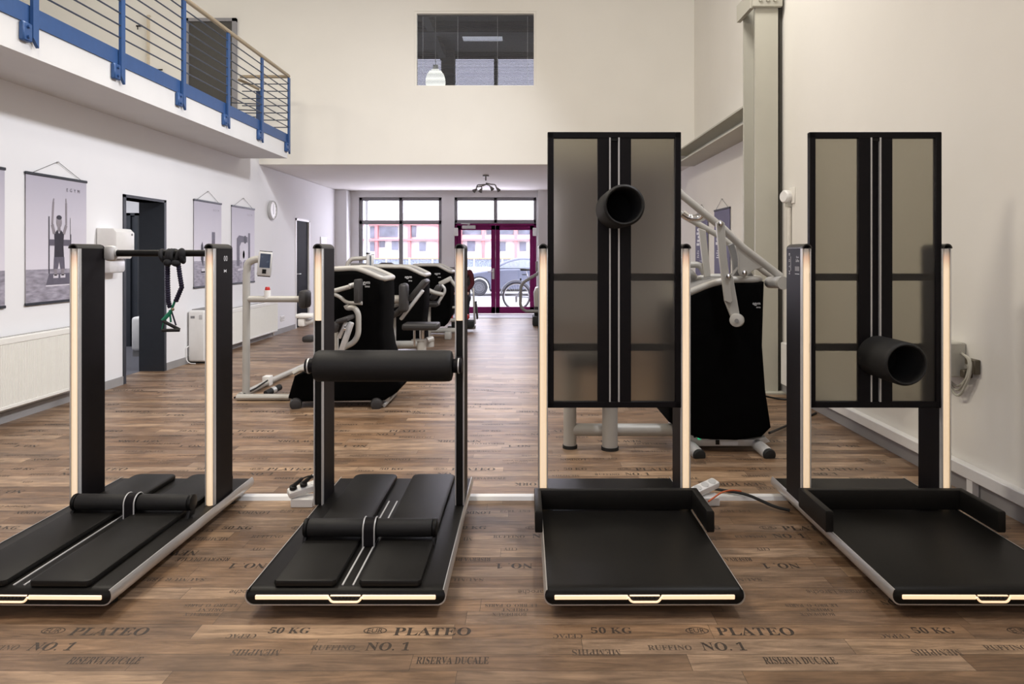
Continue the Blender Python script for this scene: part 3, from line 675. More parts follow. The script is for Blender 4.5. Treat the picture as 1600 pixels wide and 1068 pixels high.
def board_station(label, loc, rz, off, tube_z, tube_len, tube_r, letters):
    r = station('stretching_station', label, loc, rz, off)
    posts = [station_post(r, s, off, .10, False) for s in (-1, 1)]
    # board with translucent mesh fields
    b0 = -.3285 if off < .35 else -.3325; b1 = -b0; z0, z1 = .583, 1.955; yf = .855
    m = MB(); e = .031
    m.box(b0, b0 + e, yf, yf + .03, z0, z1, bev=.003, seg=1); m.box(b1 - e, b1, yf, yf + .03, z0, z1, bev=.003, seg=1)
    m.box(b0, b1, yf, yf + .03, z0, z0 + e, bev=.003, seg=1); m.box(b0, b1, yf, yf + .03, z1 - e, z1, bev=.003, seg=1)
    bd = m.build('board_frame', M_blackfilm, r, local=True)
    m = MB(); m.box(-.083, -.026, yf + .001, yf + .028, z0 + .02, z1 - .02); m.box(.026, .083, yf + .001, yf + .028, z0 + .02, z1 - .02); m.box(-.026, .026, yf + .012, yf + .028, z0 + .02, z1 - .02, mi=0)
    m.build('centre_panel', M_blackfilm, bd, local=True)
    for s in (-1, 1):
        MB().box(s * .0225 - .0035, s * .0225 + .0035, yf - .003, yf + .012, z0 + .03, z1 - .028).build('rail', M_alu, bd, local=True)
        x0, x1 = (.083, b1 - e) if s > 0 else (b0 + e, -.083)
        q = MB(); q.add([(x0, yf + .010, z0 + e), (x1, yf + .010, z0 + e), (x1, yf + .010, z1 - e), (x0, yf + .010, z1 - e)], [(0, 1, 2, 3)]); q.build('mesh_panel', M_net, bd, local=True)
    MB().box(-.026, .026, yf, yf + .012, z1 - .045, z1 - .031).build('rail_stop', M_black, bd, local=True)
    for z in (1.232, .880):
        MB().box(b0, b1, yf + .034, yf + .052, z - .018, z + .018).box(b0 - .004, b0 + .012, yf + .0, yf + .05, z - .022, z + .022).box(b1 - .012, b1 + .004, yf, yf + .05, z - .022, z + .022).build('cross_brace', M_black, bd, local=True)
    # foam tube on the rails
    m = MB(); R = tube_r; L = tube_len
    pr = [(.02, 0), (R - .012, 0), (R, .012), (R + .001, L * .5), (R, L - .014), (R - .004, L - .004), (R - .010, L), (R - .015, L - .003), (R - .017, L - .012)]
    m.lathe(pr, (0, yf - .004, tube_z), (0, -1, 0), seg=48); m.f.pop()
    ft = m.build('foam_tube', M_foam, r, local=True)
    m = MB(); m.lathe([(R - .0168, L - .012), (R - .018, .03), (.0, .028)], (0, yf - .004, tube_z), (0, -1, 0), seg=40); m.f = [f for f in m.f if len(f) == 4]; m.m = [0] * len(m.f)
    m.build('tube_core', M_hollow, ft, local=True)
    # U-shaped bolster round the back of the deck
    zb0, zb1 = .104, .203
    poly = [(-.400, .505), (-.366, .505), (-.366, .775), (.366, .775), (.366, .505), (.400, .505), (.400, .812), (-.400, .812)]
    m = MB(); m.prism(poly, zb0, zb1, 'z', bev=.009); m.build('bolster', M_pad, r, local=True)
    if letters:
        x = -off - .0217
        q = MB()
        for i, ch in enumerate('EGYM'):
            q.text(ch, (x, .84 + .175, 1.345 - i * .031), (0, 0, -1), (0, -1, 0), .016, .013 if ch != 'M' else .017)
        q.text('fle.xx', (x, .84 + .068, 1.333), (0, -1, 0), (0, 0, 1), .010, .034); q.text('LaFlex', (x, .84 + .068, 1.315), (0, -1, 0), (0, 0, 1), .015, .042)
        q.box(x - .0004, x, .84 + .045, .84 + .100, 1.2455, 1.2485)
        q.build('lettering', M_ink, posts[0], local=True)
        MB().box(x - .0004, x, .84 + .150, .84 + .162, 1.262, 1.335).box(x - .0004, x, .84 + .045, .84 + .100, 1.262, 1.285).build('label_plate', M_inkgrey, posts[0], local=True)
    return r
sC = board_station('black stretching station whose tall mesh board carries a foam tube near its top', (.436, 2.52, 0), RD(0.2), .3545, 1.567, .335, .0945, False)
sD = board_station('rightmost black stretching station whose tall mesh board has its foam tube low down', (1.729, 2.52, 0), RD(-.3), .3465, .844, .275, .100, True)

# ------------------------------------------------------------------ resistance band on the cross bar
Yb = 3.575
bnd = thing('resistance_band', 'dark sleeved resistance band with green straps knotted over the cross bar', 'exercise band', P(268, 517, Yb))
m = MB()
for i, px in enumerate((256, 262, 268, 274, 280, 285)):
    c = P(px, 400, Yb); a = .5 * math.sin(i * 2)
    m.lathe([(.0305 + .0115 * math.cos(t * PI / 6), .011 * math.sin(t * PI / 6)) for t in range(12)], c, (1, .35 * math.sin(i * 1.7), .3 * math.cos(i * 2.3)), seg=18, closed=True)
m.ell(P(262, 410, Yb - .03), .022, .02, .02); m.ell(P(275, 411, Yb - .03), .024, .02, .018); m.ell(P(284, 396, Yb - .02), .02, .022, .03)
m.build('knot', PM('band_sleeve_black', (.008, .008, .010), .85, bump=.6, bscale=200), bnd)
def sleeve(pts, r):
    q = MB(); P0 = []
    for i in range(len(pts) - 1):
        n = max(2, int((pts[i + 1] - pts[i]).length / .004))
        for k in range(n): P0.append(pts[i].lerp(pts[i + 1], k / n))
    rs = [r * (1 + .16 * math.sin(i * 2.1)) for i in range(len(P0))]
    return q.tube(P0, rs, seg=10)
sleeve([P(262, 408, Yb - .02), P(262, 440, Yb - .02), P(263, 470, Yb - .02), P(266, 482, Yb - .02)], .0115).build('sleeve', M_navy, bnd)
sleeve([P(278, 408, Yb - .02), P(281, 430, Yb - .02), P(284, 448, Yb - .02), P(280, 458, Yb - .02), P(274, 472, Yb - .02)], .0115).build('sleeve', M_navy, bnd)
def strap(a, b, wd, mat):
    q = MB(); q.tube([a, b], wd, seg=8, flat=.55); q.build('strap', mat, bnd)
strap(P(274, 468, Yb - .02), P(267, 487, Yb - .03), .009, M_green); strap(P(267, 487, Yb - .03), P(254, 501, Yb - .05), .010, M_green)
strap(P(265, 484, Yb - .03), P(267, 503, Yb - .03), .007, M_green); strap(P(256, 501, Yb - .05), P(253, 514, Yb - .06), .004, M_green)
strap(P(268, 486, Yb - .02), P(275, 508, Yb - .02), .006, M_navy)
MB().ell(P(270, 483, Yb - .03), .008, .008, .009).build('ring', PM('ring_tan', (.30, .24, .15), .5), bnd)
MB().cyl(P(254, 501, Yb - .05), P(281, 515, Yb - .03), .0085, bev=.002).build('handle', M_rubber, bnd)
MB().cyl(P(253, 516, Yb - .07), P(281, 515.5, Yb - .05), .0085, bev=.002).build('handle', M_rubber, bnd)
# ------------------------------------------------------------------ strength machines
def pl(pts, Y): return [P(x, y, Y) for x, y in pts]
def tower(root, outline, top, y0, y1, bev=.05, rim_r=.024, logo=None):
    Yr = y0 - .0
    poly = [(PX(x, Yr), PZ(y, Yr)) for x, y in outline]
    lowz = min(p[1] for p in poly)
    def fl_(bm):
        ym = (y0 + y1) / 2
        for v in bm.verts:
            t = max(0, min(1, (.35 - v.co.z) / .35)); v.co.y = ym + (v.co.y - ym) * (1 + .12 * t * t)
    m = MB(); m.prism(poly, y0, y1, 'y', bev=bev, seg=3, flare=fl_)
    c = m.build('fabric_cover', M_fabric, root, smooth=50)
    if logo:
        x, y, h = logo
        q = MB(); q.text('egym', P(x, y, y0 - .012), (1, 0, 0), (0, 0, 1), h, h * 2.6); q.text('one', P(x + 3, y + 5.0, y0 - .012), (1, 0, 0), (0, 0, 1), h * .45)
        q.build('lettering', M_ink, c)
    # rim tube: along the near top edge, round the end and back along the far edge
    tz = [(PX(x, Yr), PZ(y, Yr)) for x, y in top]
    pts = [Vector((x, y0 + .03, z)) for x, z in tz] + [Vector((x, y1 - .03, z)) for x, z in reversed(tz)]
    m = MB(); m.tube(pts, rim_r, seg=12, fillet=.10, closed=True); m.build('rim', M_grey, root)
    # deck between the rims
    m = MB()
    for i in range(len(tz) - 1):
        (xa, za), (xb, zb) = tz[i], tz[i + 1]
        m.add([(xa, y0 + .03, za - .005), (xb, y0 + .03, zb - .005), (xb, y1 - .03, zb - .005), (xa, y1 - .03, za - .005)], [(0, 1, 2, 3)])
    m.build('top_plate', M_greydark, root)
    return c
def T(root, name, pts, r, mat=None, fillet=0.0, seg=12, flat=1.0): return MB().tube(pts, r, seg=seg, fillet=fillet, flat=flat).build(name, mat or M_grey, root)
def slab_pts(a, b, th, wd, bev, nm, mat, root):        # padded slab between two points seen edge-on: thickness th in the picture plane, width wd in depth
    d = (b - a); L = d.length; d.normalize(); n = Vector((0, 1, 0)); u = d.cross(n).normalized()
    M = Matrix((( *[d.x, u.x, n.x], 0), (d.y, u.y, n.y, 0), (d.z, u.z, n.z, 0), (0, 0, 0, 1)))
    M = Matrix.Translation((a + b) / 2) @ Matrix(((d.x, n.x, u.x, 0), (d.y, n.y, u.y, 0), (d.z, n.z, u.z, 0), (0, 0, 0, 1)))
    return MB().box(-L / 2, L / 2, -wd / 2, wd / 2, -th / 2, th / 2, bev=bev, mat=M).build(nm, mat, root)
def screen(root, c, wd, ht, tilt=0.0, yaw=0.0):
    M = Matrix.Translation(c) @ Matrix.Rotation(yaw, 4, 'Z') @ Matrix.Rotation(tilt, 4, 'Y')
    s = MB().box(-wd / 2, wd / 2, -.02, .02, -ht / 2, ht / 2, bev=.012, mat=M).build('screen', M_alu, root)
    MB().box(-wd * .36, wd * .36, -.022, -.019, -ht * .16, ht * .42, mat=M).build('display', M_screen, s)
    MB().box(-wd * .14, wd * .14, -.0225, -.019, -ht * .40, -ht * .22, mat=M).build('card_slot', M_black, s)
    MB().box(-wd * .44, wd * .44, .0, .022, -ht * .53, -ht * .48, mat=M).box(-wd * .44, wd * .44, .0, .022, ht * .48, ht * .53, mat=M).build('end_cap', M_black, s)
    return s

# --- nearest machine on the left (screen post, low flared cover)
y = 5.95
m1 = thing('strength_machine', 'black covered strength machine on the left with a grey screen post and red button', 'exercise machine', P(540, 640, y))
tower(m1, [(449, 622), (453, 606), (458, 588), (478, 581), (503, 570), (507, 500), (509, 440), (510, 424), (556, 421), (577, 430), (598, 439), (599, 470), (597, 520), (601, 548), (611, 574), (627, 602), (619, 614), (600, 626), (466, 628)],
      [(511, 421), (556, 419), (577, 427), (597, 436)], y, y + .55, bev=.045, logo=(571, 442.5, .03))
T(m1, 'lower_rim', [P(458, 583, y - .02), P(468, 577, y), P(480, 575, y)], .022, flat=1.6)
MB().box(PX(472, y), PX(604, y), y + .05, y + .5, .035, .075, bev=.01).build('base_plate', M_alu, m1)
for px in (463, 589): MB().cyl(P(px, 628, y + .05), P(px - 1, 632, y - .06), .052, bev=.02).build('foot', M_padgrey, m1)
T(m1, 'base_tube', [P(600, 633, y), P(618, 614, y + .3)], .016, M_alu)
yb = 6.42
bfoot = PF(380, 617, .03)
T(m1, 'base_tube', [PF(371, 620, .03), PF(453, 620, .03)], .03, flat=1.3)
T(m1, 'base_tube', [PF(375, 618, .035), PF(424, 594, .035), PF(480, 569, .035)], .028)
MB().box(PX(412, 6.95), PX(424, 6.95), 6.9, 7.0, .0, .10, bev=.01).build('base_joint', M_white, m1)
yp = bfoot.y
T(m1, 'screen_post', [P(384.5, 617, yp), P(385, 470, yp), P(385, 430, yp), P(387, 410, yp), P(398, 405, yp), P(408, 404.5, yp)], .0335, fillet=.12, seg=16)
screen(m1, P(414, 412, yp - .03), .125, .225, RD(5), RD(18))
ca = T(m1, 'cross_arm', [P(386, 467, yp), P(471, 467, yp)], .030, seg=16)
MB().cyl(P(418, 466, yp), P(418, 453, yp), .030).build('button_stub', M_white, m1)
MB().cyl(P(418, 453, yp), P(418, 448, yp), .024, .020, bev=.004).build('stop_button', M_red, m1)
MB().box(PX(470, yp), PX(483, yp), yp - .09, yp + .09, PZ(481, yp), PZ(453, yp), bev=.03).build('pad', M_padgrey, m1)
g_ = MB().cyl(P(415, 615, 6.45), P(438, 604, 6.62), .030, bev=.006); gg = g_.build('foot_grip', M_rubber, m1)
MB().cyl(P(424.5, 610.5, 6.515), P(429.5, 608, 6.555), .032).build('grip_sleeve', M_alu, gg)
T(m1, 'cable', [PF(366, 621, .01), PF(378, 617, .05), PF(400, 606, .05), PF(418, 594, .08)], .008, M_rubber, seg=6)
yl = 5.78
T(m1, 'lever', [P(516, 456, yl), P(546, 448, yl), P(557, 443, yl)], .020)
MB().cyl(P(546, 447, yl - .04), P(553, 445, yl - .02), .022).build('lever_joint', M_alu, m1)
MB().box(PX(558, yl), PX(565, yl), yl - .12, yl + .05, PZ(472, yl), PZ(435.5, yl), bev=.012).build('pad', M_padgrey, m1)
T(m1, 'lever', [P(514, 456, yl), P(531, 463, yl), P(541, 472.5, yl), P(566, 473.5, yl)], .0155, fillet=.05)
T(m1, 'seat_tube', [P(541, 476, yl), P(543, 481, yl), P(554, 480, yl), P(560, 490, yl), P(560, 522, yl), P(553, 535, yl), P(536, 543, yl)], .024, fillet=.09, seg=14)
slab_pts(P(527, 517, yl - .1), P(533, 500, yl - .1), .05, .28, .02, 'seat_back', M_padgrey, m1)
slab_pts(P(531, 501, yl - .1), P(550, 495, yl - .1), .04, .28, .018, 'seat_back', M_padgrey, m1)
slab_pts(P(533, 550, yl - .14), P(549, 503, yl - .14), .045, .05, .01, 'seat_rail', M_alu, m1)
slab_pts(P(530, 528, yl - .16), P(541, 502, yl - .16), .03, .04, .008, 'seat_rail', M_alu, m1)
T(m1, 'seat_tube', [P(523, 504, yl), P(526, 520, yl), P(526, 552, yl)], .018)
MB().cyl(P(538, 513, yl - .2), P(541, 513, yl - .2), .018).build('lock_knob', M_chrome, m1)

# --- second machine on the left
y = 9.0
m2 = thing('strength_machine', 'black covered strength machine second in the row, with an upright roller pad and low stool', 'exercise machine', P(620, 550, y))
tower(m2, [(556, 530), (560, 420), (592, 417), (634, 418.5), (648, 425), (662, 432), (662, 470), (659, 505), (660, 534), (600, 540)], [(561, 416), (634, 417), (648, 423), (662, 430)], y, y + .6, bev=.05, rim_r=.026, logo=(638, 433.5, .035))
MB().cyl(P(646, 424, y + .08), P(646, 419.5, y + .08), .028).build('stop_button', M_red, m2)
MB().box(PX(573, 8.9), PX(577.5, 8.9), 8.86, 8.94, PZ(424, 8.9), PZ(396, 8.9), bev=.012).box(PX(573.2, 8.9), PX(577.2, 8.9), 8.85, 8.95, PZ(396.5, 8.9), PZ(394.5, 8.9), mi=1).build('screen', [M_alu, M_black], m2)
screen(m2, P(581, 411, 8.95), .07, .22, 0, RD(-60))
T(m2, 'screen_post', [P(541, 430, 8.9), P(542.5, 412, 8.9), P(549, 404, 8.9), P(574, 403, 8.9)], .027, fillet=.12)
MB().box(PX(548, 9.1), PX(573, 9.1), 9.08, 9.12, PZ(421, 9.1), PZ(411, 9.1)).build('back_panel', M_greydark, m2)
MB().box(PX(590, 9.75), PX(615, 9.75), 9.72, 9.9, PZ(430, 9.75), PZ(410, 9.75), bev=.05).build('head_rest', M_padgrey, m2)
ys = 8.3
slab_pts(P(594, 491.5, ys), P(622, 491, ys), .06, .4, .02, 'seat', M_padgrey, m2)
slab_pts(P(619, 492, ys), P(632, 477, ys), .055, .4, .02, 'seat', M_padgrey, m2)
MB().box(PX(605, ys), PX(618, ys), ys - .05, ys + .05, 0, PZ(495, ys), bev=.012).build('seat_post', M_grey, m2)
MB().cyl(P(590, 467.5, ys - .2), P(632, 467.5, ys - .2), .050, bev=.006).build('pad_arm', M_grey, m2)
MB().box(PX(630, ys), PX(642, ys), ys - .32, ys - .1, PZ(485, ys), PZ(441, ys), bev=.04, seg=3).build('roller_pad', M_padgrey, m2)
slab_pts(P(641, 468, ys), P(667, 437, ys), .06, .36, .022, 'seat_back', M_padgrey, m2)
slab_pts(P(626, 499, ys - .1), P(661, 453, ys - .1), .042, .07, .012, 'seat_rail', M_alu, m2)
T(m2, 'lever', [P(596, 484, ys - .1), P(630, 474, ys - .1)], .022)
T(m2, 'base_tube', [P(598, 539, 8.62), P(656, 538, 8.62)], .052, seg=16)
MB().cyl(P(672, 530, 8.5), P(672, 541, 8.5), .05).cyl(P(667, 532, 8.45), P(676, 529, 8.5), .04).build('base_end', M_grey, m2)
yt = 8.1
MB().box(PX(631, yt), PX(686, yt), yt - .15, yt + .15, PZ(514, yt), PZ(504, yt), bev=.025, seg=3).build('stool_seat', M_padgrey, m2)
MB().cyl(P(659, 513, yt), P(659, 531, yt), .03).build('stool_post', M_chrome, m2)
MB().cyl(P(647.5, 513, yt - .05), P(647.5, 541, yt - .05), .014).build('stool_rod', M_chrome, m2)
MB().cyl((PX(659, yt), yt, 0), (PX(659, yt), yt, PZ(530, yt)), .055, bev=.008).box(PX(644, yt), PX(664, yt), yt - .06, yt + .06, PZ(532, yt), PZ(529.5, yt)).build('stool_base', M_grey, m2)
y6 = 8.45
MB().box(PX(465, y6), PX(492, y6), y6 - .1, y6 + .1, PZ(496, y6), PZ(489.5, y6), bev=.02).box(PX(468, y6), PX(479, y6), y6 - .08, y6 + .08, PZ(509, y6), PZ(496, y6), bev=.02).cyl(P(479, 504, y6), P(496, 499, y6), .03).build('leg_carriage', M_white, m2)
T(m2, 'carriage_arm', [P(492, 497, y6), P(545, 497, y6 + .3)], .03)
MB().box(PX(476, y6), PX(494, y6), y6 - .12, y6 + .12, PZ(533, y6), PZ(523.5, y6), bev=.025).build('foot_pad', M_padgrey, m2)
T(m2, 'carriage_arm', [P(490, 528, y6), P(548, 522, y6 + .3)], .03)

# --- third machine on the left
y = 11.2
m3 = thing('strength_machine', 'black covered strength machine third in the row, in front of the grey dado', 'exercise machine', P(680, 525, y))
tower(m3, [(640, 512), (643, 417), (684, 416), (693, 421), (704, 427), (704, 462), (702, 496), (694, 510)], [(645, 414), (683, 414), (692, 419), (704, 425)], y, y + .6, bev=.05, rim_r=.026, logo=(683.5, 428, .035))
yy = 10.5
MB().box(PX(661, yy), PX(686, yy), yy - .2, yy + .2, PZ(478, yy), PZ(471, yy), bev=.025).build('seat', M_padgrey, m3)
MB().box(PX(662, yy), PX(672.5, yy), yy - .06, yy + .06, 0, PZ(477, yy), bev=.012).build('seat_post', M_grey, m3)
slab_pts(P(676, 467, yy), P(688, 445, yy), .085, .36, .03, 'seat_back', M_padgrey, m3)
T(m3, 'seat_rail', [P(684, 474, yy - .1), P(695, 456, yy - .1), P(695, 450, yy - .1), P(690, 445, yy - .1)], .022, M_alu, .05)
T(m3, 'lever', [P(662, 449, yy - .3), P(678, 457, yy - .3), P(692, 460, yy - .3)], .032, fillet=.05)
slab_pts(P(686, 444, yy + .3), P(706, 434, yy + .3), .075, .06, .02, 'lever_arm', M_grey, m3)
T(m3, 'lever', [P(703, 435, yy + .3), P(713, 448, yy + .3)], .028)
T(m3, 'base_tube', [P(668, 516, yy + .3), P(712, 516, yy + .3)], .042)
MB().box(PX(695, yy + .2), PX(705, yy + .2), yy + .15, yy + .3, 0, PZ(518, yy + .2), bev=.015).build('foot', M_grey, m3)
MB().cyl(P(707, 480, yy + .5), P(718, 480, yy + .5), .02).build('lever_joint', M_grey, m3)
MB().cyl(P(704, 500, yy + .5), P(718, 500, yy + .5), .03).build('lever_joint', M_grey, m3)

# --- machine the seated visitor uses
y = 12.3
m4 = thing('strength_machine', 'small grey exercise machine carrying the seated visitor in dark red near the purple doors', 'exercise machine', P(730, 512, y))
MB().box(PX(710, y), PX(732, y), y - .1, y + .35, .325, .395, bev=.03).build('seat', M_padgrey, m4)
MB().box(PX(718, y), PX(724, y), y - .05, y + .05, .03, .34).build('seat_post', M_grey, m4)
MB().box(PX(710, y), PX(732, y), y + .40, y + .46, .45, .95, bev=.03).build('seat_back', M_padgrey, m4)
MB().box(PX(711, y), PX(744, y), y - .62, y - .30, .06, .19, bev=.03).build('foot_plate', M_rubber, m4)
MB().box(PX(700, y), PX(743, y), y - .08, y + .08, .0, .05, bev=.01).build('base_tube', M_greydark, m4)
slab_pts(P(739.5, 450, y - .12), P(742, 506, y - .12), .035, .06, .012, 'leg_upright', M_alu, m4)
slab_pts(P(743.5, 470, y - .1), P(746, 498, y - .1), .03, .14, .01, 'shin_pad', M_padgrey, m4)

# --- machine right of the purple doors
y = 12.6
m5 = thing('strength_machine', 'grey exercise machine with a long bent handle in front of the right purple door', 'exercise machine', P(840, 508, y))
T(m5, 'bent_handle', [P(846, 424, y), P(814, 443, y), P(813, 478, y), P(820, 486, y), P(842, 486, y)], .028, M_greydark, fillet=.10)
MB().box(PX(837, y), PX(840.5, y), y - .03, y + .03, PZ(424, y), PZ(408, y), bev=.008).build('grip', M_greydark, m5)
MB().cyl(P(813.5, 438, y), P(813.5, 434.5, y), .014).build('end_cap', M_black, m5)
pts = [(835, 480), (834, 458), (837, 450), (844, 448), (852, 455), (852, 485)]
MB().prism([(PX(a, y), PZ(b, y)) for a, b in pts], y + .1, y + .5, 'y', bev=.03).build('seat_back', M_grey, m5)
MB().box(PX(832, y), PX(860, y), y, y + .5, .0, PZ(494, y), bev=.03).box(PX(835, y), PX(850, y), y + .1, y + .4, PZ(496, y), PZ(478, y), bev=.03).build('base', M_rubber, m5)

# --- leg machine behind the third station
y = 4.6
m6 = thing('strength_machine', 'large black covered machine with long grey lever arms behind the board stations', 'exercise machine', P(1130, 700, y))
tower(m6, [(1046, 660), (1047, 560), (1052, 475), (1060, 466), (1085, 458), (1112, 446), (1141, 440), (1196, 440), (1195, 470), (1193, 540), (1198, 610), (1206, 668), (1190, 683), (1150, 688), (1095, 686), (1070, 676)],
      [(1054, 468), (1085, 455), (1112, 444), (1141, 437), (1194, 437)], y, y + .62, bev=.035, rim_r=.026, logo=(1182, 475, .02))
ybp = y + .04
bp_ = MB().prism([(PX(a, ybp), PZ(b, ybp)) for a, b in ((1066, 672), (1084, 678), (1110, 686), (1178, 686), (1196, 682), (1204, 690), (1184, 697), (1068, 697))], ybp, ybp + .5, 'y', bev=.008).build('base_plate', M_alu, m6)
q = MB(); q.box(PX(1090, ybp), PX(1095, ybp), ybp - .006, ybp + .002, PZ(686, ybp), PZ(680, ybp)); q.build('power_switch', EM('switch_green', (.05, .8, .35), .5, (.02, .3, .15)), bp_)
q = MB(); q.box(PX(1118, ybp), PX(1124, ybp), ybp - .004, ybp + .002, PZ(694, ybp), PZ(687, ybp)); q.cyl(P(1085.5, 682, ybp + .001), P(1085.5, 682, ybp - .005), .008); q.build('power_inlet', M_black, bp_)
q = MB(); q.box(PX(1126, ybp), PX(1153, ybp), ybp - .002, ybp + .002, PZ(695, ybp), PZ(689.5, ybp)); q.build('type_plate', M_ink, bp_)
for a, b in (((1076, 694), (1091, 709)), ((1182, 693), (1200, 708))):
    A_, B_ = P(a[0], a[1], y + .06), P(b[0], b[1] + .5, y - .10)
    f_ = MB().cyl(A_, B_, .040, bev=.004).build('foot', M_alu, m6)
    MB().cyl(B_, B_ + (B_ - A_).normalized() * .035, .042, bev=.012).build('foot_cap', M_rubber, f_)
T(m6, 'lever_arm', [P(1040, 277, y), P(1066, 305, y), P(1130, 357, y), P(1160, 386, y), P(1220, 432, y)], .0255, seg=16)
T(m6, 'lever_arm', [P(1040, 316, y + .5), P(1070, 338, y + .5), P(1125, 369, y + .5), P(1195, 425, y + .5), P(1206, 432, y + .5)], .0225, seg=16)
MB().cyl(P(1203, 441, y + .1), P(1222, 441, y - .1), .040).build('weight_cylinder', M_alu, m6)
MB().cyl(P(1221, 442, y - .1), P(1224, 442, y - .12), .044).build('end_cap', M_grey, m6)
T(m6, 'handle', [P(1066, 333, y + .1), P(1078, 341, y + .1), P(1096, 341, y + .05), P(1103, 334, y)], .026, M_chrome, .05)
def plate(nm, pts, Y, th, mat=None):
    return MB().prism([(PX(a, Y), PZ(b, Y)) for a, b in pts], Y, Y + th, 'y', bev=.004, seg=1).build(nm, mat or M_grey, m6)
plate('link_bar', [(1119.5, 348), (1126, 343.5), (1132.5, 348), (1136, 400), (1145, 470), (1141, 434 + 40), (1133, 470), (1124, 400)], y - .09, .03)
plate('link_bar', [(1133.5, 432), (1144, 430), (1146, 434), (1157, 497), (1147, 506), (1133, 470)], y - .07, .03)
lb = plate('link_bar', [(1092, 356), (1103, 360), (1105, 380), (1111, 432), (1101, 433), (1097, 400)], y + .46, .03)
lb = plate('link_bar', [(1138, 383), (1147, 379), (1153, 400), (1154, 420), (1146, 428), (1145, 408)], y + .1, .03, M_greydark)
plate('pivot_bracket', [(1150, 381), (1160, 386), (1194, 418), (1180, 421), (1169, 428), (1164, 433), (1157, 431), (1154, 425), (1154, 405)], y - .01, .02)
plate('pivot_mount', [(1141, 434), (1155, 417), (1168, 430), (1174, 425), (1181, 435), (1181, 437), (1141, 437)], y + .03, .06, M_greydark)
for (px, py, yy_, r_) in ((1126, 349, y - .09, .018), (1138.5, 431, y - .09, .017), (1163.5, 425.5, y - .01, .017)):
    MB().cyl(P(px, py, yy_ - .018), P(px, py, yy_ + .03), r_, bev=.004).build('pivot_bolt', M_chrome, m6)
k_ = MB().cyl(P(1150.5, 500, y - .11), P(1152.5, 500, y - .05), .045, bev=.005, seg=28).build('pulley', M_grey, m6)
MB().cyl(P(1151, 501, y - .118), P(1151, 501, y - .10), .014).build('pulley_bolt', M_greydark, k_)
for px in (890.5, 953):
    Yq = 4.72 if px < 900 else 4.68
    X = PX(px, Yq); r_ = .045 if px < 900 else .054
    lg = MB().cyl((X, Yq, .012), (X, Yq, .62), r_, seg=24).build('leg', M_grey, m6)
    MB().cyl((X, Yq, 0), (X, Yq, .022), r_ + .006, seg=24).build('foot_cap', M_rubber, lg)
MB().cyl(P(895, 671, 4.72), P(1056, 671, 4.72), .043, seg=20).build('base_tube', M_grey, m6)
MB().box(PX(880, 4.7), PX(968, 4.7), 4.45, 5.0, .60, .70, bev=.04).build('seat', M_padgrey, m6)
T(m6, 'frame_tube', [P(1085, 434, y + .62), P(1078, 426, y + .5), P(1062, 424, y + .5)], .03, fillet=.03)
T(m6, 'frame_tube', [P(1101, 428, y + .5), P(1094, 413, y + .5), P(1060, 414, y + .5)], .024, fillet=.06)

# ------------------------------------------------------------------ seated visitor in dark red
def skin_body(name, verts, edges, mat, parent, root_i=0, sub=2):
    me = bpy.data.meshes.new(name); me.from_pydata([v[0] for v in verts], edges, [])
    o = bpy.data.objects.new(name, me); C.objects.link(o)
    sk = o.modifiers.new('skin', 'SKIN'); sk.use_smooth_shade = True
    me.skin_vertices[0]
    for i, v in enumerate(verts):
        me.skin_vertices[0].data[i].radius = (v[1], v[1] if len(v) < 3 else v[2]); me.skin_vertices[0].data[i].use_root = (i == root_i)
    sb = o.modifiers.new('sub', 'SUBSURF'); sb.levels = sub; sb.render_levels = sub
    me.materials.append(mat)
    if parent: o.parent = parent
    return o
pb = P(721.5, 476, 12.45); pb.z = .56
per = thing('person', 'seated person in a dark red top and red shoes near the purple doors', 'person', (pb.x, pb.y, 0), -PI / 2)
b0 = Vector((0, 0, .56))
V = lambda x, y_, z: Vector((x, y_, z))
vs = [(b0, .12, .13), (V(.01, 0, .72), .105, .12), (V(.02, 0, .90), .12, .15), (V(.02, 0, 1.03), .08, .12), (V(.03, 0, 1.10), .045, .045),
      (V(.02, -.17, .99), .055, .055), (V(.08, -.205, .80), .043, .043), (V(.22, -.13, .68), .032, .032),
      (V(.02, .17, .99), .055, .055), (V(.08, .205, .80), .043, .043), (V(.22, .13, .68), .032, .032),
      (V(.10, -.09, .55), .085, .085), (V(.36, -.11, .53), .06, .06), (V(.42, -.12, .40), .05, .05), (V(.50, -.14, .28), .036, .036),
      (V(.10, .09, .55), .085, .085), (V(.36, .11, .53), .06, .06), (V(.42, .12, .40), .05, .05), (V(.50, .14, .28), .036, .036)]
ed = [(0, 1), (1, 2), (2, 3), (3, 4), (3, 5), (5, 6), (6, 7), (3, 8), (8, 9), (9, 10), (0, 11), (11, 12), (12, 13), (13, 14), (0, 15), (15, 16), (16, 17), (17, 18)]
body = skin_body('body', vs, ed, M_redcloth, per)
M_trous = PM('black_trousers', (.012, .012, .016), .9)
hd = MB(); hd.ell((.05, 0, 1.22), .092, .075, .115, seg=24); hd.ell((.145, 0, 1.21), .018, .014, .022); hd.ell((.05, -.078, 1.215), .02, .01, .03); hd.ell((.05, .078, 1.215), .02, .01, .03)
hd.ell((.128, -.03, 1.235), .008, .012, .007); hd.ell((.128, .03, 1.235), .008, .012, .007); hd.ell((.128, 0, 1.165), .01, .022, .006)
hd.build('head', M_skin, per, local=True)
MB().ell((.03, 0, 1.255), .098, .082, .095, seg=24).build('hair', PM('hair_brown', (.04, .025, .015), .8), per, local=True)
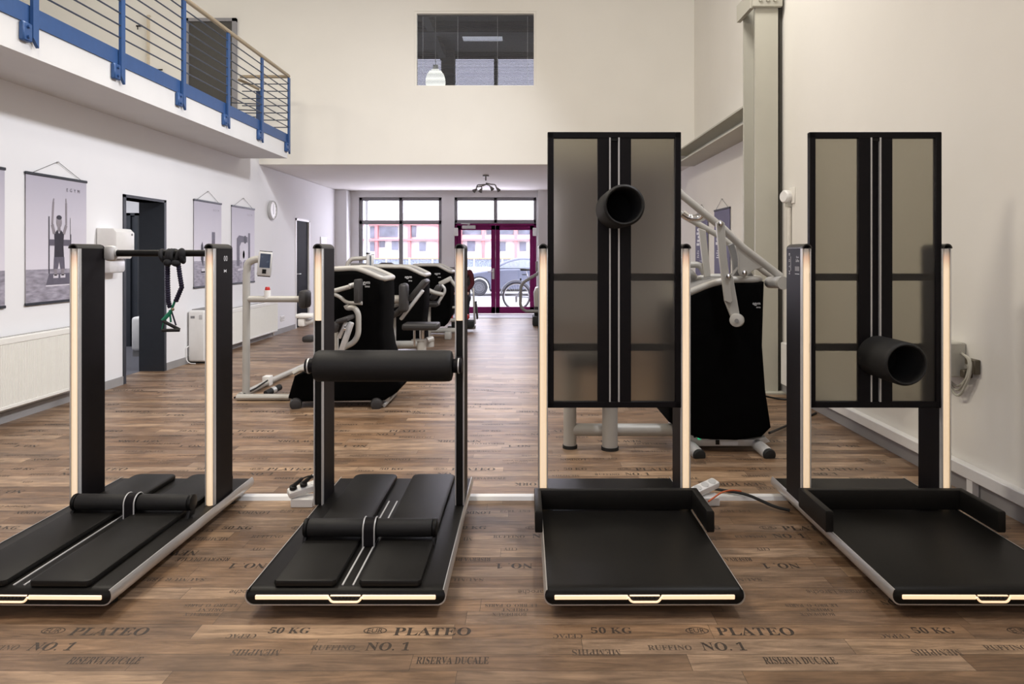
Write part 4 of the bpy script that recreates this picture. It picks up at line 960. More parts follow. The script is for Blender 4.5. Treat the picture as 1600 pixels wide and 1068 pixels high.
for s in (-1, 1):
    MB().tube([(.08, s * .09, .55), (.36, s * .11, .53), (.43, s * .12, .40), (.50, s * .14, .28)], [.09, .066, .055, .045], seg=14, fillet=.06).build('trouser_leg', M_trous, per, local=True)
    MB().box(.46, .68, s * .145 - .042, s * .145 + .042, .20, .29, bev=.03, seg=3).build('shoe', M_red, per, local=True)
    h_ = MB(); hx_, hy_ = .24, s * .125
    h_.ell((hx_ + .03, hy_, .64), .045, .035, .018)
    for i in range(4):
        L_ = (.06, .07, .068, .052)[i]; yy_ = hy_ + (i - 1.5) * .017
        h_.tube([(hx_ + .06, yy_, .642), (hx_ + .06 + L_ * .55, yy_, .636), (hx_ + .06 + L_, yy_, .618)], [.009, .0085, .007], seg=8)
    h_.tube([(hx_ + .02, hy_ - s * .03, .642), (hx_ + .05, hy_ - s * .05, .638), (hx_ + .075, hy_ - s * .052, .63)], [.010, .009, .007], seg=8)
    h_.build('hand', M_skin, per, local=True)
# ------------------------------------------------------------------ wall posters
M_paper, nt, b = nmat('poster_print'); N = nt.nodes
tc = N.new('ShaderNodeTexCoord'); sp = N.new('ShaderNodeSeparateXYZ'); nt.links.new(tc.outputs['Object'], sp.inputs[0])
mr = N.new('ShaderNodeMapRange'); mr.inputs['From Min'].default_value = -.2; mr.inputs['From Max'].default_value = .55; nt.links.new(sp.outputs['Z'], mr.inputs['Value'])
rp = N.new('ShaderNodeValToRGB'); rp.color_ramp.elements[0].color = (.66, .63, .70, 1); rp.color_ramp.elements[1].color = (.42, .40, .47, 1)
nt.links.new(mr.outputs[0], rp.inputs[0]); nt.links.new(rp.outputs[0], b.inputs['Base Color']); b.inputs['Roughness'].default_value = .6
M_pfloor = PM('poster_print_floor', (.30, .28, .335), .6, var=.35, scale=9, stretch=(1, 1, 4))
M_pdark = PM('poster_print_dark', (.028, .025, .038), .6, var=.1); M_pmid = PM('poster_print_mid', (.11, .10, .135), .6, var=.1); M_plight = PM('poster_print_light', (.60, .57, .63), .6); M_pskin = PM('poster_print_skin', (.24, .215, .24), .6, var=.15)
PM_ = [M_paper, M_pfloor, M_pdark, M_pmid, M_plight, M_pskin]
def poster(label, yc, zc, wd, ht, draw, mats, side=-1, group=None, bar=None, cord_h=.14, floor_z=None):
    X = LX + .012 if side < 0 else 2.6 - .012
    s = 1 if side < 0 else -1                     # print faces +x on the left wall
    t = thing('wall_poster', label, 'poster', (X, yc, zc), 0, group)
    # local frame: y along the wall, z up
    m = MB(); a = -wd / 2; b_ = wd / 2
    def q(u0, u1, v0, v1, mi, lift=.0006): m.add([(s * lift, u0, v0), (s * lift, u1, v0), (s * lift, u1, v1), (s * lift, u0, v1)], [(0, 1, 2, 3)], mi)
    m.box(-.0012, .0, a, b_, -ht / 2, ht / 2)
    if floor_z is not None: q(a, b_, -ht / 2, floor_z, 1, .0012)
    def poly(pts, mi, lift=.002):
        m.add([(s * lift, u, v) for u, v in pts], [tuple(range(len(pts)))], mi)
    def txt(tx, u, v, h, mi, lift=.002, right=None, up=None):
        m.text(tx, (s * lift, u, v), right or (0, s * 1.0, 0), up or (0, 0, 1), h, None, mi)
    draw(q, poly, txt, wd, ht)
    m.build('print', mats, t, local=True, smooth=0)
    for v in (ht / 2, -ht / 2): MB().box(-.008, .008, a - .008, b_ + .008, v - .012, v + .012, bev=.004, seg=1).build('hanging_bar', bar or M_anth, t, local=True)
    MB().tube([(0, a + .08, ht / 2 + .01), (0, 0, ht / 2 + cord_h), (0, b_ - .08, ht / 2 + .01)], .0022, seg=5).build('cord', M_rubber, t, local=True)
    MB().cyl((-.01 * s, 0, ht / 2 + cord_h - .004), (.012 * s, 0, ht / 2 + cord_h - .004), .006, seg=8).build('hook', M_alu, t, local=True)
    return t
def line(poly, u0, v0, u1, v1, w_, mi, lift=.0022):
    d = Vector((u1 - u0, v1 - v0)); n = Vector((-d.y, d.x)).normalized() * w_ / 2
    poly([(u0 + n.x, v0 + n.y), (u1 + n.x, v1 + n.y), (u1 - n.x, v1 - n.y), (u0 - n.x, v0 - n.y)], mi, lift)
def blob(poly, u, v, ru, rv, mi, lift=.0024, n=16): poly([(u + ru * math.cos(2 * PI * i / n), v + rv * math.sin(2 * PI * i / n)) for i in range(n)], mi, lift)
def art_person(q, poly, txt, wd, ht):
    txt('E  G  Y  M', .20, .45, .03, 2)
    for u in (-.115, .165): line(poly, u, .20, u, -.30, .014, 2, .0016)
    line(poly, .168, .20, .168, .05, .010, 4, .0022)
    poly([(-.155, -.40), (.19, -.40), (.165, -.30), (-.115, -.30)], 3, .0016); line(poly, -.155, -.405, .19, -.405, .012, 4)
    poly([(-.115, .0), (.165, .0), (.165, -.055), (-.115, -.055)], 3, .0018)
    blob(poly, .012, .155, .036, .052, 5); blob(poly, .012, .196, .034, .020, 2, .0026)
    line(poly, .012, .11, .012, .07, .035, 5)
    poly([(-.05, .05), (-.012, .085), (.012, .05), (.035, .085), (.075, .05), (.068, -.05), (.075, -.16), (-.05, -.16), (-.045, -.05)], 2)
    poly([(-.052, -.155), (.078, -.155), (.085, -.26), (.03, -.26), (.012, -.19), (-.006, -.26), (-.06, -.26)], 3, .0028)
    line(poly, -.048, .05, -.075, .13, .034, 5); line(poly, -.075, .13, -.06, .33, .022, 5); line(poly, -.06, .33, -.055, .36, .014, 5)
    line(poly, .072, .05, .105, .13, .034, 5); line(poly, .105, .13, .105, .33, .022, 5); line(poly, .105, .33, .10, .37, .014, 5)
    for u in (-.033, .058): line(poly, u, -.255, u, -.32, .038, 5); line(poly, u - .03, -.325, u + .035, -.325, .03, 4)
def art_machine(kind):
    def f(q, poly, txt, wd, ht):
        txt('E  G  Y  M', .22, .45, .028, 3)
        if kind == 0:
            poly([(.10, .16), (.19, .16), (.19, -.32), (.10, -.32)], 3); line(poly, .24, .16, .24, .08, .02, 4)
            line(poly, .10, .07, -.02, -.07, .012, 4); poly([(-.20, -.02), (-.16, .03), (-.12, -.10), (-.14, -.30), (-.20, -.20)], 2); line(poly, -.18, -.34, .28, -.34, .05, 4); line(poly, -.2, -.36, .3, -.36, .016, 2)
        else:
            poly([(.16, .18), (.23, .18), (.23, -.30), (.16, -.30)], 3); poly([(-.24, .09), (-.16, .14), (.14, .12), (.14, .04), (-.08, .04), (-.14, -.02), (-.14, -.30), (-.24, -.30)], 3); blob(poly, .05, .08, .05, .06, 2)
            blob(poly, -.04, -.14, .09, .11, 4); blob(poly, .0, -.14, .035, .06, 2); line(poly, -.05, -.25, -.05, -.34, .03, 4); line(poly, -.2, -.36, .22, -.33, .03, 4)
    return f
def yL(x): return -LX * F / (CX - x)
PW, PH = .80, 1.10
def left_poster(label, xa, xb, draw, fz=-.26, zc=None):
    ya, yb = yL(xa), yL(xb); return poster(label, (ya + yb) / 2, zc or 1.475, yb - ya, PH, draw, PM_, floor_z=fz)
left_poster('grey poster of an athlete with raised arms on the white left wall', 38, 133, art_person)
def art_blank(q, poly, txt, wd, ht): poly([(-.25, .30), (.05, .30), (.10, -.30), (-.3, -.30)], 3)
poster('grey poster cut off at the left edge of the picture', yL(5) - .40, 1.475, .80, 1.10, art_blank, PM_, floor_z=-.26)
left_poster('grey machine poster hanging just right of the dark doorway', 301.5, 344.5, art_machine(0), -.22)
left_poster('grey machine poster hanging above the rear radiator beside the round clock', 360.8, 396.4, art_machine(1), -.22)
# dark posters on the right-hand wall
M_pp = PM('poster_purple', (.085, .072, .15), .6, var=.08, scale=3)
PP = [M_pp, PM('poster_purple_dark', (.05, .045, .09), .6, var=.2, scale=5), M_pdark, M_pmid, M_ink, M_pskin]
def art_dark(q, poly, txt, wd, ht):
    for i, wv in enumerate((.09, .13, .10, .12)): q(-wd * .02, wd * .02, -.05 + i * .05, -.05 + i * .05 + .03, 3, .0016)
    for i in range(5): q(wd * .16, wd * (.40 - .05 * (i % 3)), .05 + i * .055, .088 + i * .055, 4, .002)
    for i in range(4): q(wd * .20, wd * (.36 - .04 * (i % 2)), -.13 + i * .03, -.118 + i * .03, 4, .002)
    for i in range(6): q(-wd * .35, -wd * .28, -.30 + i * .03, -.285 + i * .03, 4, .002); 
    line(poly, -.1, -.18, .1, -.18, .006, 4)
def yR(x): return 2.6 * F / (x - CX)
def right_poster(label, xa, xb, zc, hh):
    ya, yb = yR(xb), yR(xa); return poster(label, (ya + yb) / 2, zc, yb - ya, hh, art_dark, PP, side=1, bar=M_pdark)
right_poster('dark violet poster nearer the steel column on the right wall', 1117.5, 1142, 1.42, 1.04)
right_poster('dark violet poster further back on the right wall behind the lever arms', 1088, 1107.5, 1.42, 1.04)

# ------------------------------------------------------------------ items on the left wall
def radiator(label, y0, y1, z0, z1):
    t = thing('radiator', label, 'radiator', (LX + .06, (y0 + y1) / 2, z0))
    xf = LX + .115; n = int((y1 - y0) / .0167)
    m = MB(); vs = []; fs = []
    for i in range(n * 4 + 1):
        yy = y0 + (y1 - y0) * i / (n * 4); dx = (0, .0, -.006, -.006)[i % 4]
        vs += [(xf + dx, yy, z0 + .03), (xf + dx, yy, z1 - .05)]
    for i in range(n * 4): fs.append((2 * i, 2 * i + 2, 2 * i + 3, 2 * i + 1))
    m.add(vs, fs); m.box(xf - .02, xf + .001, y0, y1, z0, z0 + .032, bev=.006, seg=1); m.box(xf - .02, xf + .001, y0, y1, z1 - .052, z1, bev=.006, seg=1)
    m.box(xf - .085, xf - .012, y0 + .004, y1 - .004, z0 + .01, z1 - .012); m.build('panel', M_cream, t, smooth=25)
    g = MB(); g.box(xf - .085, xf - .006, y0, y1, z1 - .004, z1 + .004, bev=.002, seg=1)
    k = int((y1 - y0) / .03)
    for i in range(k): yy = y0 + .01 + i * .03; g.box(xf - .075, xf - .02, yy, yy + .016, z1 + .003, z1 + .0045, mi=1)
    g.build('top_grille', [M_cream, M_greydark], t)
    for yy in (y0 + .3, y1 - .3): MB().box(LX + .002, LX + .035, yy, yy + .05, z0 + .05, z1 - .1).build('bracket', M_cream, t)
    return t
r1 = radiator('long cream panel radiator at the left edge under the athlete poster', 4.2, 6.35, .13, .69)
r2 = radiator('cream panel radiator further back under the clock and posters', 8.75, 11.05, .09, .585)
MB().cyl((LX + .06, 11.0, .09), (LX + .06, 11.0, .02), .012).cyl((LX + .06, 11.0, .10), (LX + .06, 11.0, .05), .022).build('valve', M_chrome, r2)
# paper dispenser
yd = 6.72
t = thing('paper_dispenser', 'white paper towel dispenser on the wall left of the dark doorway', 'dispenser', (LX, yd, 1.24))
m = MB(); m.prism([(LX + .005, 1.30), (LX + .17, 1.30), (LX + .205, 1.36), (LX + .205, 1.56), (LX + .17, 1.595), (LX + .005, 1.60)], yd - .155, yd + .155, 'y', bev=.02); bd = m.build('housing', M_white, t)
MB().cyl((LX + .205, yd + .1, 1.54), (LX + .209, yd + .1, 1.54), .012).build('lock', M_greydark, bd)
m = MB(); m.box(LX + .005, LX + .13, yd - .13, yd + .13, 1.16, 1.30, bev=.03); m.build('paper_tray', PM('tray_translucent', (.60, .59, .60), .35), t)
# air purifier
ya = 8.32
t = thing('air_purifier', 'white upright air purifier on the floor below the machine poster', 'air purifier', (-4.06, ya, 0))
MB().box(-4.165, -3.955, ya, ya + .42, .02, .655, bev=.03, seg=3).build('housing', M_white, t)
MB().box(-3.955 - .001, -3.953, ya + .02, ya + .40, .08, .6).build('side_panel', M_white, t)
MB().box(-4.13, -4.08, ya - .002, ya + .01, .555, .585).build('badge', M_inkgrey, t)
MB().box(-4.03, -3.985, ya - .003, ya + .01, .54, .60, bev=.008).build('control', M_alu, t)
MB().box(-4.15, -3.97, ya + .03, ya + .39, 0, .025).build('base', M_rubber, t)
MB().box(-4.14, -3.98, ya + .05, ya + .37, .654, .664).build('top_grille', M_greydark, t)
MB().tube([(-4.15, ya + .02, .22), (-4.172, ya - .03, .20), (-4.168, ya - .03, .05), (-4.12, ya - .05, .012), (-4.05, ya - .04, .008)], .006, seg=8, fillet=.04).build('cable', M_white, t)
# clock
yc, zc = 11.05, 1.35 + 68 / F * 11.05
t = thing('wall_clock', 'round white wall clock on the left wall beside the bulkhead shadow', 'clock', (LX, yc, zc))
MB().lathe([(.145, 0), (.155, .01), (.155, .045), (.142, .055), (.138, .042)], (LX, yc, zc), (1, 0, 0), seg=40).build('case', M_alu, t)
MB().lathe([(.139, .042), (.0, .0425)], (LX, yc, zc), (1, 0, 0), seg=40).build('dial', M_white, t)
m = MB(); m.prism([(yc - .006, zc), (yc + .006, zc), (yc + .003, zc + .10), (yc - .003, zc + .10)], LX + .045, LX + .047, 'x'); m.prism([(yc - .005, zc), (yc + .005, zc), (yc + .006, zc - .07), (yc - .002, zc - .07)], LX + .047, LX + .049, 'x')
for i in range(12): a = PI * i / 6; m.cyl((LX + .043, yc + .12 * math.sin(a), zc + .12 * math.cos(a)), (LX + .0445, yc + .12 * math.sin(a), zc + .12 * math.cos(a)), .006, seg=6)
m.build('hands', M_inkgrey, t)
# socket, notice frame, side-room column radiator
ysk = yL(441)
o = MB().box(LX, LX + .012, ysk - .09, ysk + .09, PZ(501, ysk), PZ(493, ysk), bev=.004, seg=1); 
t = tag(o.build('wall_socket', M_white), 'white double wall socket low on the left wall near the charcoal door', 'socket')
MB().cyl((LX + .0125, ysk - .045, PZ(497, ysk)), (LX + .013, ysk - .045, PZ(497, ysk)), .02).cyl((LX + .0125, ysk + .045, PZ(497, ysk)), (LX + .013, ysk + .045, PZ(497, ysk)), .02).build('socket_insert', M_alu, t)
yn = 13.9
t = thing('notice_frame', 'small white framed notice on the left wall past the charcoal door', 'notice', (LX + .01, yn, 1.5))
MB().box(LX, LX + .02, yn - .22, yn + .22, PZ(395, yn), PZ(370, yn), bev=.004, seg=1).build('frame', M_alu, t)
MB().box(LX + .019, LX + .022, yn - .19, yn + .19, PZ(393.5, yn), PZ(371.5, yn)).build('sheet', M_white, t)
ysr = 8.9
t = thing('column_heater', 'white upright heater seen through the dark doorway', 'heater', (PX(213, ysr), ysr, 0))
MB().box(PX(204, ysr), PX(224, ysr), ysr, ysr + .3, .07, PZ(495, ysr), bev=.04, seg=3).build('housing', M_white, t)
MB().box(PX(206, ysr), PX(222, ysr), ysr + .02, ysr + .28, 0, .07).build('base', M_greydark, t)

# ------------------------------------------------------------------ ceiling spot bar
Yc = 12.0
cp = P(759, 283, Yc); zc_ = 2.74
t = thing('ceiling_spotlight', 'chrome ceiling lamp with four swivel spots under the low ceiling', 'lamp', (cp.x, Yc, zc_))
MB().cyl((cp.x, Yc, zc_), (cp.x, Yc, zc_ - .03), .055).cyl((cp.x, Yc, zc_ - .03), (cp.x, Yc, zc_ - .10), .012).build('canopy', M_greydark, t)
zz = PZ(288, Yc)
T2 = lambda pts, r: MB().tube(pts, r, seg=8, fillet=.08).build('arm', M_greydark, t)
T2([P(759, 286, Yc), P(768, 288, Yc), P(774, 288, Yc), P(776, 295, Yc)], .011); T2([P(762, 287, Yc), P(752, 291, Yc - .1), P(744, 292, Yc - .1), P(745, 297, Yc - .1)], .011); T2([P(758, 288, Yc + .1), P(746, 289, Yc + .1), P(745, 292, Yc + .1)], .011); T2([P(760, 288, Yc), P(765, 290, Yc - .2), P(767, 293, Yc - .2)], .011)
for (a, b_) in (((776, 293), (779, 297)), ((745, 295), (741, 298)), ((753, 294), (750, 300)), ((766, 291), (769, 295))):
    dY = {776: 0, 745: -.1, 753: -.15, 766: -.2}[a[0]]
    A_, B_ = P(*a, Yc + dY), P(*b_, Yc + dY - .02)
    sp_ = MB().lathe([(.008, 0), (.014, .01), (.022, .03), (.036, .075), (.034, .075), (.02, .03)], A_, B_ - A_, seg=16).build('spot_head', M_greydark, t)
T2([P(752, 291, Yc - .1), P(753, 294, Yc - .15)], .011)

# ------------------------------------------------------------------ floor duct, power strips, cables
du = MB(); Yd = 3.745
du.prism([(Yd - .035, 0), (Yd + .035, 0), (Yd + .022, .018), (Yd - .022, .018)], -1.80, 1.75, 'x', bev=.003)
tag(du.build('cable_duct', M_white), 'white cable duct lying across the floor behind the stations', 'cable duct')
def power_strip(label, x, y, flip):
    t = thing('power_strip', label, 'power strip', (x, y, 0), 0)
    MB().box(-.045, .075, -.055, .03, 0, .045, bev=.004, seg=1).build('floor_box', M_white, t, local=True)
    M = Matrix.Translation((0.0, 0, .078)) @ Matrix.Rotation(RD(32), 4, 'Z') @ Matrix.Rotation(RD(-8), 4, 'Y') @ Matrix.Rotation(RD(14), 4, 'X')
    b = MB().box(-.075, .10, -.03, .03, -.02, .02, bev=.012, mat=M).build('socket_body', M_white, t, local=True)
    for i in range(3):
        c = M @ Vector((-.045 + i * .055, 0, .02)); n = (M.to_3x3() @ Vector((0, 0, 1)))
        MB().lathe([(.021, -.001), (.021, .0015), (.0, .0018)], c, n, seg=20).build('socket_well', M_alu, b, local=True)
    return t, M
ps, M = power_strip('white power strip with two black plugs on the floor left of the second station', -1.215, 3.66, 0)
for i in (0, 1):
    n = (ROOTM[ps.name] @ M).to_3x3() @ Vector((0, 0, 1)); c = ROOTM[ps.name] @ M @ Vector((-.045 + i * .055, 0, .02))
    q = MB().cyl(c, c + n * .02, .019, bev=.003).cyl(c + n * .016, c + n * .03 + Vector((.05, 0, .03)), .012, .008)
    tag(q.build('mains_plug', M_rubber), ('black mains plug at the low end of the power strip by the second station', 'black mains plug at the high end of the power strip by the second station')[i], 'plug')
    e = c + n * .03 + Vector((.05, 0, .03))
    q = MB().tube([e, e + Vector((.04, .02, .012)), e + Vector((.10, .04, -.05))], .004, seg=8, fillet=.02)
    tag(q.build('power_cable', M_white if i else M_rubber), ('black cord from the lower plug of the left power strip', 'white cord from the upper plug of the left power strip')[i], 'cable')
ps2, M2 = power_strip('white power strip on the floor right of the third station', .955, 3.68, 1)
q = MB().tube([PF(1092, 758, .05), PF(1125, 765, .032), PF(1165, 771, .032), PF(1190, 782, .034), PF(1212, 792, .022), PF(1234, 797, .012)], .0085, seg=8, fillet=.1)
tag(q.build('power_cable', M_rubber), 'thick black cable running from the third station towards the rightmost station', 'cable')
q = MB().tube([PF(1107, 783, .06), PF(1114, 778, .06), PF(1128, 768, .07), PF(1145, 765, .07), PF(1158, 767, .06)], .0045, seg=8, fillet=.06)
tag(q.build('network_cable', M_orange), 'orange cable curving out of the power strip right of the third station', 'cable')
q = MB().tube([PF(1202, 676, .10), PF(1212, 672, .03), PF(1240, 660, .008), PF(1275, 645, .008)], .009, seg=8, fillet=.1)
tag(q.build('power_cable', M_rubber), 'black cable leaving the foot of the lever machine to the right', 'cable')
q = MB().tube([PF(1190, 617, .06), PF(1210, 622, .008), PF(1240, 625, .008), PF(1270, 620, .008)], .009, seg=8, fillet=.1)
tag(q.build('power_cable', M_rubber), 'black cable on the floor at the foot of the steel column', 'cable')

# ------------------------------------------------------------------ items on the right wall
def yR2(x, X=2.49): return X * F / (x - CX)
yj = 3.825
t = thing('junction_box', 'beige junction box with loose grey cables on the right wall', 'junction box', (2.43, yj, PZ(590, yj)))
z0, z1 = PZ(590, yj), PZ(536, yj)
MB().box(2.35, 2.49, yj + .02, yj + .20, z0, z1, bev=.008, seg=1).build('housing', M_beige, t)
MB().box(2.345, 2.352, yj + .03, yj + .19, z0 + .02, z1 - .02).build('cover', M_beige, t)
MB().cyl((2.40, yj + .12, z1), (2.40, yj + .12, z1 + .025), .022).build('gland', M_beige, t)
for i, (a, b_) in enumerate(((.0, .05), (.02, .09), (.01, .02))):
    MB().tube([(2.46, yj + .02, z1 - .06), (2.455, yj - .06 - a, z1 - .08), (2.45, yj - .05 - a, z0 + .02), (2.45, yj + .04, z0 - .05 - b_), (2.42, yj + .12, z0)], .007, seg=8, fillet=.08).build('cable', M_steel, t)
yk = yR2(1526)
t = thing('wall_lock', 'small brown metal latch plate on the right wall beside the junction box', 'latch', (2.47, yk, PZ(590, yk)))
MB().box(2.455, 2.49, yk - .035, yk + .05, PZ(583, yk), PZ(561, yk), bev=.004, seg=1).build('plate', M_brown, t)
MB().box(2.44, 2.49, yk + .03, yk + .07, PZ(592, yk), PZ(580, yk), bev=.004, seg=1).build('hasp', M_brown, t)
MB().cyl((2.44, yk + .02, PZ(573, yk)), (2.48, yk + .02, PZ(573, yk)), .014).build('knob', M_chrome, t)
yb_ = 6.40
t = thing('wall_sensor', 'round white bell push housing on the wall right of the steel column', 'sensor', (2.45, yb_, PZ(307, yb_)))
MB().lathe([(.0, -.02), (.05, -.02), (.062, -.005), (.062, .03), (.05, .045)], (2.43, yb_, PZ(307, yb_)), (1, .35, 0), seg=32).build('housing', M_white, t)
MB().box(2.44, 2.49, yb_ - .02, yb_ + .02, PZ(323, yb_), PZ(300, yb_)).build('bracket', M_beige, t)
m = MB().tube([(2.468, yb_, PZ(325, yb_)), (2.468, yb_, .45)], .020, seg=12)
tag(m.build('cable_conduit', PM('conduit_cream', (.70, .67, .60), .5)), 'cream vertical conduit below the round wall sensor', 'conduit')
ysw = yR2(1239)
t = tag(MB().box(2.478, 2.49, ysw - .06, ysw + .06, PZ(318, ysw), PZ(293, ysw), bev=.004, seg=1).build('switch_plate', M_wall), 'cream switch plate on the wall right of the round sensor', 'switch')
m = MB().tube([(2.46, 6.3, .62), (2.45, 6.2, .50), (2.455, 6.1, .40), (2.46, 6.3, .30)], .005, seg=8, fillet=.05).tube([(2.3, 5.95, .45), (2.4, 6.1, .36), (2.47, 6.25, .36)], .004, seg=8, fillet=.05)
tag(m.build('loose_cable', M_white), 'thin white loose cable near the floor beside the steel column', 'cable')
# ------------------------------------------------------------------ street outside the windows
M_pave = PM('paving_pale', (.55, .54, .52), .85, var=.06, scale=4); M_road = PM('road_asphalt', (.34, .34, .35), .9, var=.06, scale=3)
struct(MB().box(-25, 25, 15.35, 20.5, -.3, -.02).build('ground_pavement', M_pave), 'pale pavement outside')
struct(MB().box(-40, 40, 20.5, 60, -.4, -.22).build('ground_street', M_road), 'street outside')
# building opposite
Yf = 38.0
bl = thing('shop_building', 'pale building with pink red framed shop windows across the street', 'building', (0, Yf, -.22))
M_fac = PM('facade_pale', (.78, .77, .76), .85, var=.02, scale=1); M_redf = PM('frame_red', (.62, .22, .23), .6, var=.05); M_dwin = PM('shop_window_dark', (.16, .17, .22), .25, var=.5, scale=1.2)
zt = PZ(350, Yf)
MB().box(-16, 16, Yf + .1, Yf + 4, -.22, zt + .6).build('wall', M_fac, bl)
MB().box(-16, 16, Yf - .25, Yf + .1, PZ(376, Yf), PZ(373, Yf)).build('canopy', M_redf, bl)
MB().box(-16, 16, Yf - .25, Yf + .1, PZ(352, Yf), PZ(348, Yf)).build('cornice', M_redf, bl)
for px in (548, 589, 640, 687, 720, 755, 806, 850): MB().box(PX(px - 2.2, Yf), PX(px + 2.2, Yf), Yf - .18, Yf + .1, -.22, zt).build('red_post', M_redf, bl)
for (a, b_, c, d_) in ((578, 586, 354, 372), (593, 621, 354, 370), (643, 650, 353, 370), (578, 585, 378, 392), (593, 601, 376, 386), (612, 622, 376, 390), (655, 665, 378, 392), (722, 752, 355, 366), (730, 742, 376, 392), (760, 802, 355, 366), (775, 790, 378, 392), (810, 836, 352, 366), (812, 822, 378, 392)):
    MB().box(PX(a, Yf), PX(b_, Yf), Yf + .02, Yf + .12, PZ(d_, Yf), PZ(c, Yf)).build('shop_window', M_dwin, bl)
Yv = 33.0
fn = thing('mesh_fence', 'low wire mesh fence with blue grey screening across the street', 'fence', (0, Yv, -.22))
MB().box(-12, 8, Yv, Yv + .03, PZ(417, Yv), PZ(404.5, Yv)).build('mesh', PM('fence_mesh', (.22, .25, .31), .7, var=.5, scale=14), fn)
for px in (575, 604, 640, 676, 712, 741, 785, 830): MB().box(PX(px, Yv) - .04, PX(px, Yv) + .04, Yv - .03, Yv, -.22, PZ(402, Yv)).build('fence_post', M_alu, fn)
MB().box(-12, 8, Yv - .04, Yv + .02, PZ(404.5, Yv), PZ(402.8, Yv)).build('rail', PM('rail_tan', (.5, .33, .2), .6), fn)
MB().box(-12, 8, Yv - .3, Yv + .1, -.22, PZ(417, Yv)).build('plinth', M_fac, fn)
pp = MB().cyl((PX(572.5, 16.4), 16.4, -.02), (PX(572.5, 16.4), 16.4, 3.2), .05)
tag(pp.build('street_post', M_alu), 'slim grey post outside the left part of the street window', 'post')

# car
Yk = 26.0; gz_ = -.22
car = thing('car', 'small silver blue rounded car parked across the pavement outside the purple doors', 'car', (.0, Yk, gz_))
M_car = PM('car_paint', (.15, .16, .21), .25, .3, var=.03); M_cglass = PM('car_glass', (.42, .46, .50), .08, .2, var=.1)
xw, zw, rw = PX(751, Yk), gz_ + .31, .31
x2 = xw + 2.51
def arch(cx, r, a0=0, a1=180, n=12): return [(cx + r * math.cos(math.radians(a0 + (a1 - a0) * i / n)), zw + r * math.sin(math.radians(a0 + (a1 - a0) * i / n))) for i in range(n + 1)]
low = gz_ + .20
body_ = [(xw - .74, low + .02), (xw - .78, low + .22), (xw - .70, low + .42), (xw - .45, low + .58), (xw - .1, low + .68), (xw + .45, low + .76), (xw + 1.0, low + .80), (xw + 2.2, low + .82), (xw + 2.7, low + .78), (xw + 3.05, low + .60), (xw + 3.2, low + .35), (xw + 3.15, low + .05)]
bot = [(x2 + .37, low)] + arch(x2, .37) + [(x2 - .37, low), (xw + .37, low)] + arch(xw, .37) + [(xw - .37, low)]
m = MB(); m.prism(body_ + bot, Yk - .82, Yk + .82, 'y', bev=.06, seg=3); cb = m.build('body', M_car, car)
roof = [(xw + .42, low + .72)] + [(xw + .42 + 2.45 * i / 14, low + .72 + .50 * math.sin(PI * i / 14) ** .75) for i in range(1, 14)] + [(xw + 2.87, low + .72)]
m = MB(); m.prism(roof, Yk - .66, Yk + .66, 'y', bev=.08, seg=3); m.build('roof', M_car, car)
wn = [(xw + .68, low + .83)] + [(xw + .70 + 1.95 * i / 12, low + .80 + .34 * math.sin(PI * i / 12) ** .7) for i in range(1, 12)] + [(xw + 2.6, low + .83)]
m = MB(); m.prism(wn, Yk - .675, Yk - .64, 'y'); m.build('side_window', M_cglass, car)
for cx_ in (xw, x2):
    m = MB(); m.lathe([(.20, -.09), (.29, -.10), (rw, -.07), (rw, .07), (.29, .10)], (cx_, Yk - .76, zw), (0, 1, 0), seg=36); wh = m.build('wheel', PM('tyre', (.045, .045, .05), .8), car)
    m = MB(); m.lathe([(0, -.105), (.05, -.108), (.21, -.10), (.215, -.08)], (cx_, Yk - .76, zw), (0, 1, 0), seg=36)
    hb = m.build('hub_cap', PM('hub_grey', (.13, .13, .14), .4, .3), wh)
    m = MB()
    for i in range(18): a = 2 * PI * i / 18; m.cyl((cx_ + .165 * math.cos(a), Yk - .866, zw + .165 * math.sin(a)), (cx_ + .165 * math.cos(a), Yk - .858, zw + .165 * math.sin(a)), .017, seg=8)
    for i in range(5): a = 2 * PI * i / 5; m.cyl((cx_ + .05 * math.cos(a), Yk - .872, zw + .05 * math.sin(a)), (cx_ + .05 * math.cos(a), Yk - .86, zw + .05 * math.sin(a)), .012, seg=8)
    m.build('hub_slots', M_rubber, hb)
    m = MB(); m.tube([(p[0], Yk - .835, p[1]) for p in arch(cx_, .385, -5, 185, 18)], .022, seg=8); m.build('wheel_arch', M_rubber, car)
MB().box(xw + .40, x2 - .40, Yk - .84, Yk - .78, low - .04, low + .05, bev=.02).build('sill', M_rubber, car)
MB().ell((xw + .62, Yk - .92, low + .80), .09, .06, .07).build('side_mirror', M_car, car)
MB().box(xw + 1.6, xw + 1.78, Yk - .85, Yk - .82, low + .58, low + .61, bev=.01).build('door_handle', M_rubber, car)
MB().ell((xw - .56, Yk - .66, low + .42), .14, .14, .12).build('headlamp', M_cglass, car)

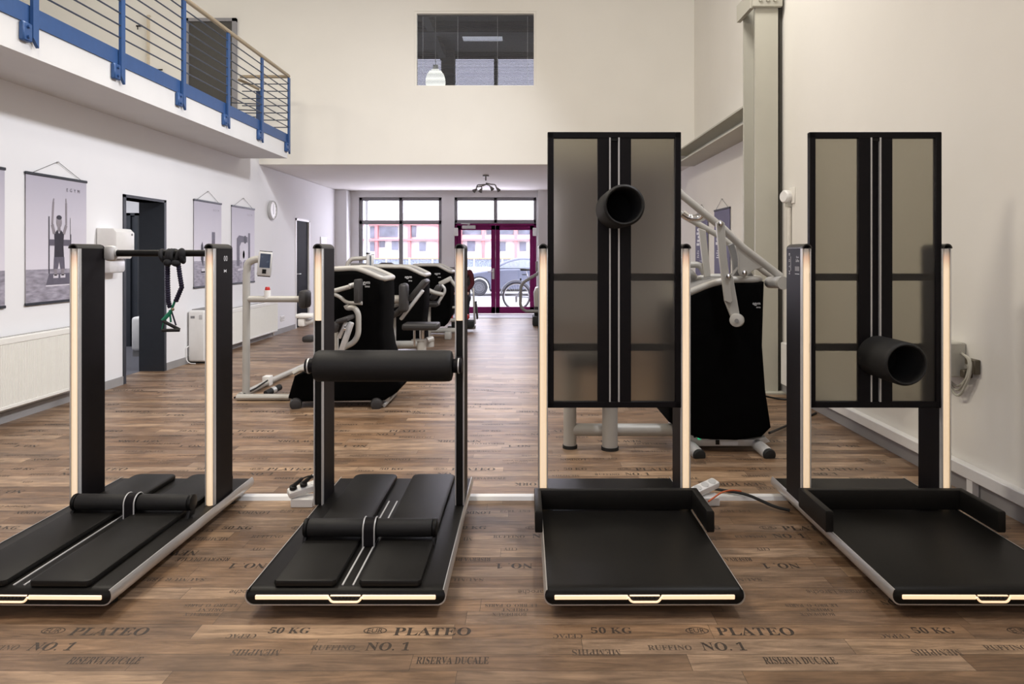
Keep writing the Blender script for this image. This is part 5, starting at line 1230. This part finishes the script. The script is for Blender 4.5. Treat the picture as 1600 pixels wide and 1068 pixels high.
# bicycle
Yb = 16.3; gb = -.02
bx = PX(807, Yb); bw = .345; bz = gb + bw; fx = bx + 1.06
bk = thing('bicycle', 'grey bicycle leaning outside the right purple door', 'bicycle', (bx + .5, Yb, gb))
M_tyre = PM('bike_tyre', (.05, .05, .055), .8); M_bike = PM('bike_frame', (.18, .19, .21), .35, .3)
for cx_ in (bx, fx):
    ring = [(cx_ + (bw - .02) * math.cos(2 * PI * i / 40), Yb, bz + (bw - .02) * math.sin(2 * PI * i / 40)) for i in range(40)]
    wh = MB().tube(ring, .020, seg=8, closed=True).build('tyre', M_tyre, bk)
    ring = [(cx_ + (bw - .05) * math.cos(2 * PI * i / 40), Yb, bz + (bw - .05) * math.sin(2 * PI * i / 40)) for i in range(40)]
    MB().tube(ring, .012, seg=6, closed=True).build('rim', M_alu, wh)
    m = MB()
    for i in range(24): a = 2 * PI * i / 24; m.tube([(cx_ + .02 * math.cos(a + .6), Yb + (.02 if i % 2 else -.02), bz + .02 * math.sin(a + .6)), (cx_ + (bw - .05) * math.cos(a), Yb, bz + (bw - .05) * math.sin(a))], .0012, seg=4)
    m.build('spokes', M_alu, wh)
    MB().cyl((cx_, Yb - .05, bz), (cx_, Yb + .05, bz), .022).build('hub', M_alu, wh)
    fd = [(cx_ + (bw + .03) * math.cos(math.radians(a)), Yb, bz + (bw + .03) * math.sin(math.radians(a))) for a in range(20, 175, 8)]
    MB().tube(fd, .022, seg=8, flat=1.0).build('fender', M_bike, bk)
bb = Vector((bx + .44, Yb, bz - .05)); st = Vector((bx + .27, Yb, bz + .48)); hdv = Vector((fx - .20, Yb, bz + .50)); hd2 = Vector((fx - .16, Yb, bz + .38))
fr_ = MB()
for a, b_, r in ((bb, st, .016), (bb, hd2, .02), (st - Vector((0, 0, .06)), hdv, .016), (hdv, hd2, .02)): fr_.tube([a, b_], r, seg=10)
for s in (-.05, .05):
    fr_.tube([bb + Vector((0, s * .6, 0)), (bx, Yb + s, bz)], .009, seg=8); fr_.tube([st + Vector((0, s * .4, -.05)), (bx, Yb + s, bz)], .008, seg=8); fr_.tube([hd2 + Vector((0, s * .8, 0)), (fx, Yb + s, bz)], .011, seg=8)
fr_.build('frame', M_bike, bk)
MB().tube([st, st + Vector((-.04, 0, .14))], .012).build('seat_post', M_alu, bk)
sd = st + Vector((-.05, 0, .16))
MB().prism([(sd.x - .14, sd.z + .03), (sd.x + .02, sd.z + .02), (sd.x + .14, sd.z + .01), (sd.x + .13, sd.z - .02), (sd.x, sd.z - .03), (sd.x - .12, sd.z - .03)], Yb - .06, Yb + .06, 'y', bev=.02).build('saddle', M_rubber, bk)
MB().tube([hdv, hdv + Vector((-.03, 0, .15))], .014).tube([hdv + Vector((-.03, -.28, .17)), hdv + Vector((-.02, 0, .15)), hdv + Vector((-.03, .28, .17))], .012, fillet=.1).build('handlebar', M_alu, bk)
m = MB(); m.lathe([(.085, -.004), (.095, 0), (.085, .004)], bb + Vector((0, -.05, 0)), (0, 1, 0), closed=True); m.cyl(bb + Vector((0, -.07, 0)), bb + Vector((.05, -.07, -.16)), .01); m.box(bb.x, bb.x + .1, Yb - .17, Yb - .08, bb.z - .175, bb.z - .15); m.build('crank', M_greydark, bk)
MB().tube([bb + Vector((0, -.05, .09)), (bx, Yb - .05, bz + .03)], .005, seg=6).tube([bb + Vector((0, -.05, -.09)), (bx + .02, Yb - .05, bz - .10), (bx - .03, Yb - .05, bz - .05)], .005, seg=6).box(bx - .03, bx + .02, Yb - .07, Yb - .04, bz - .14, bz + .0, bev=.01).build('chain', M_greydark, bk)
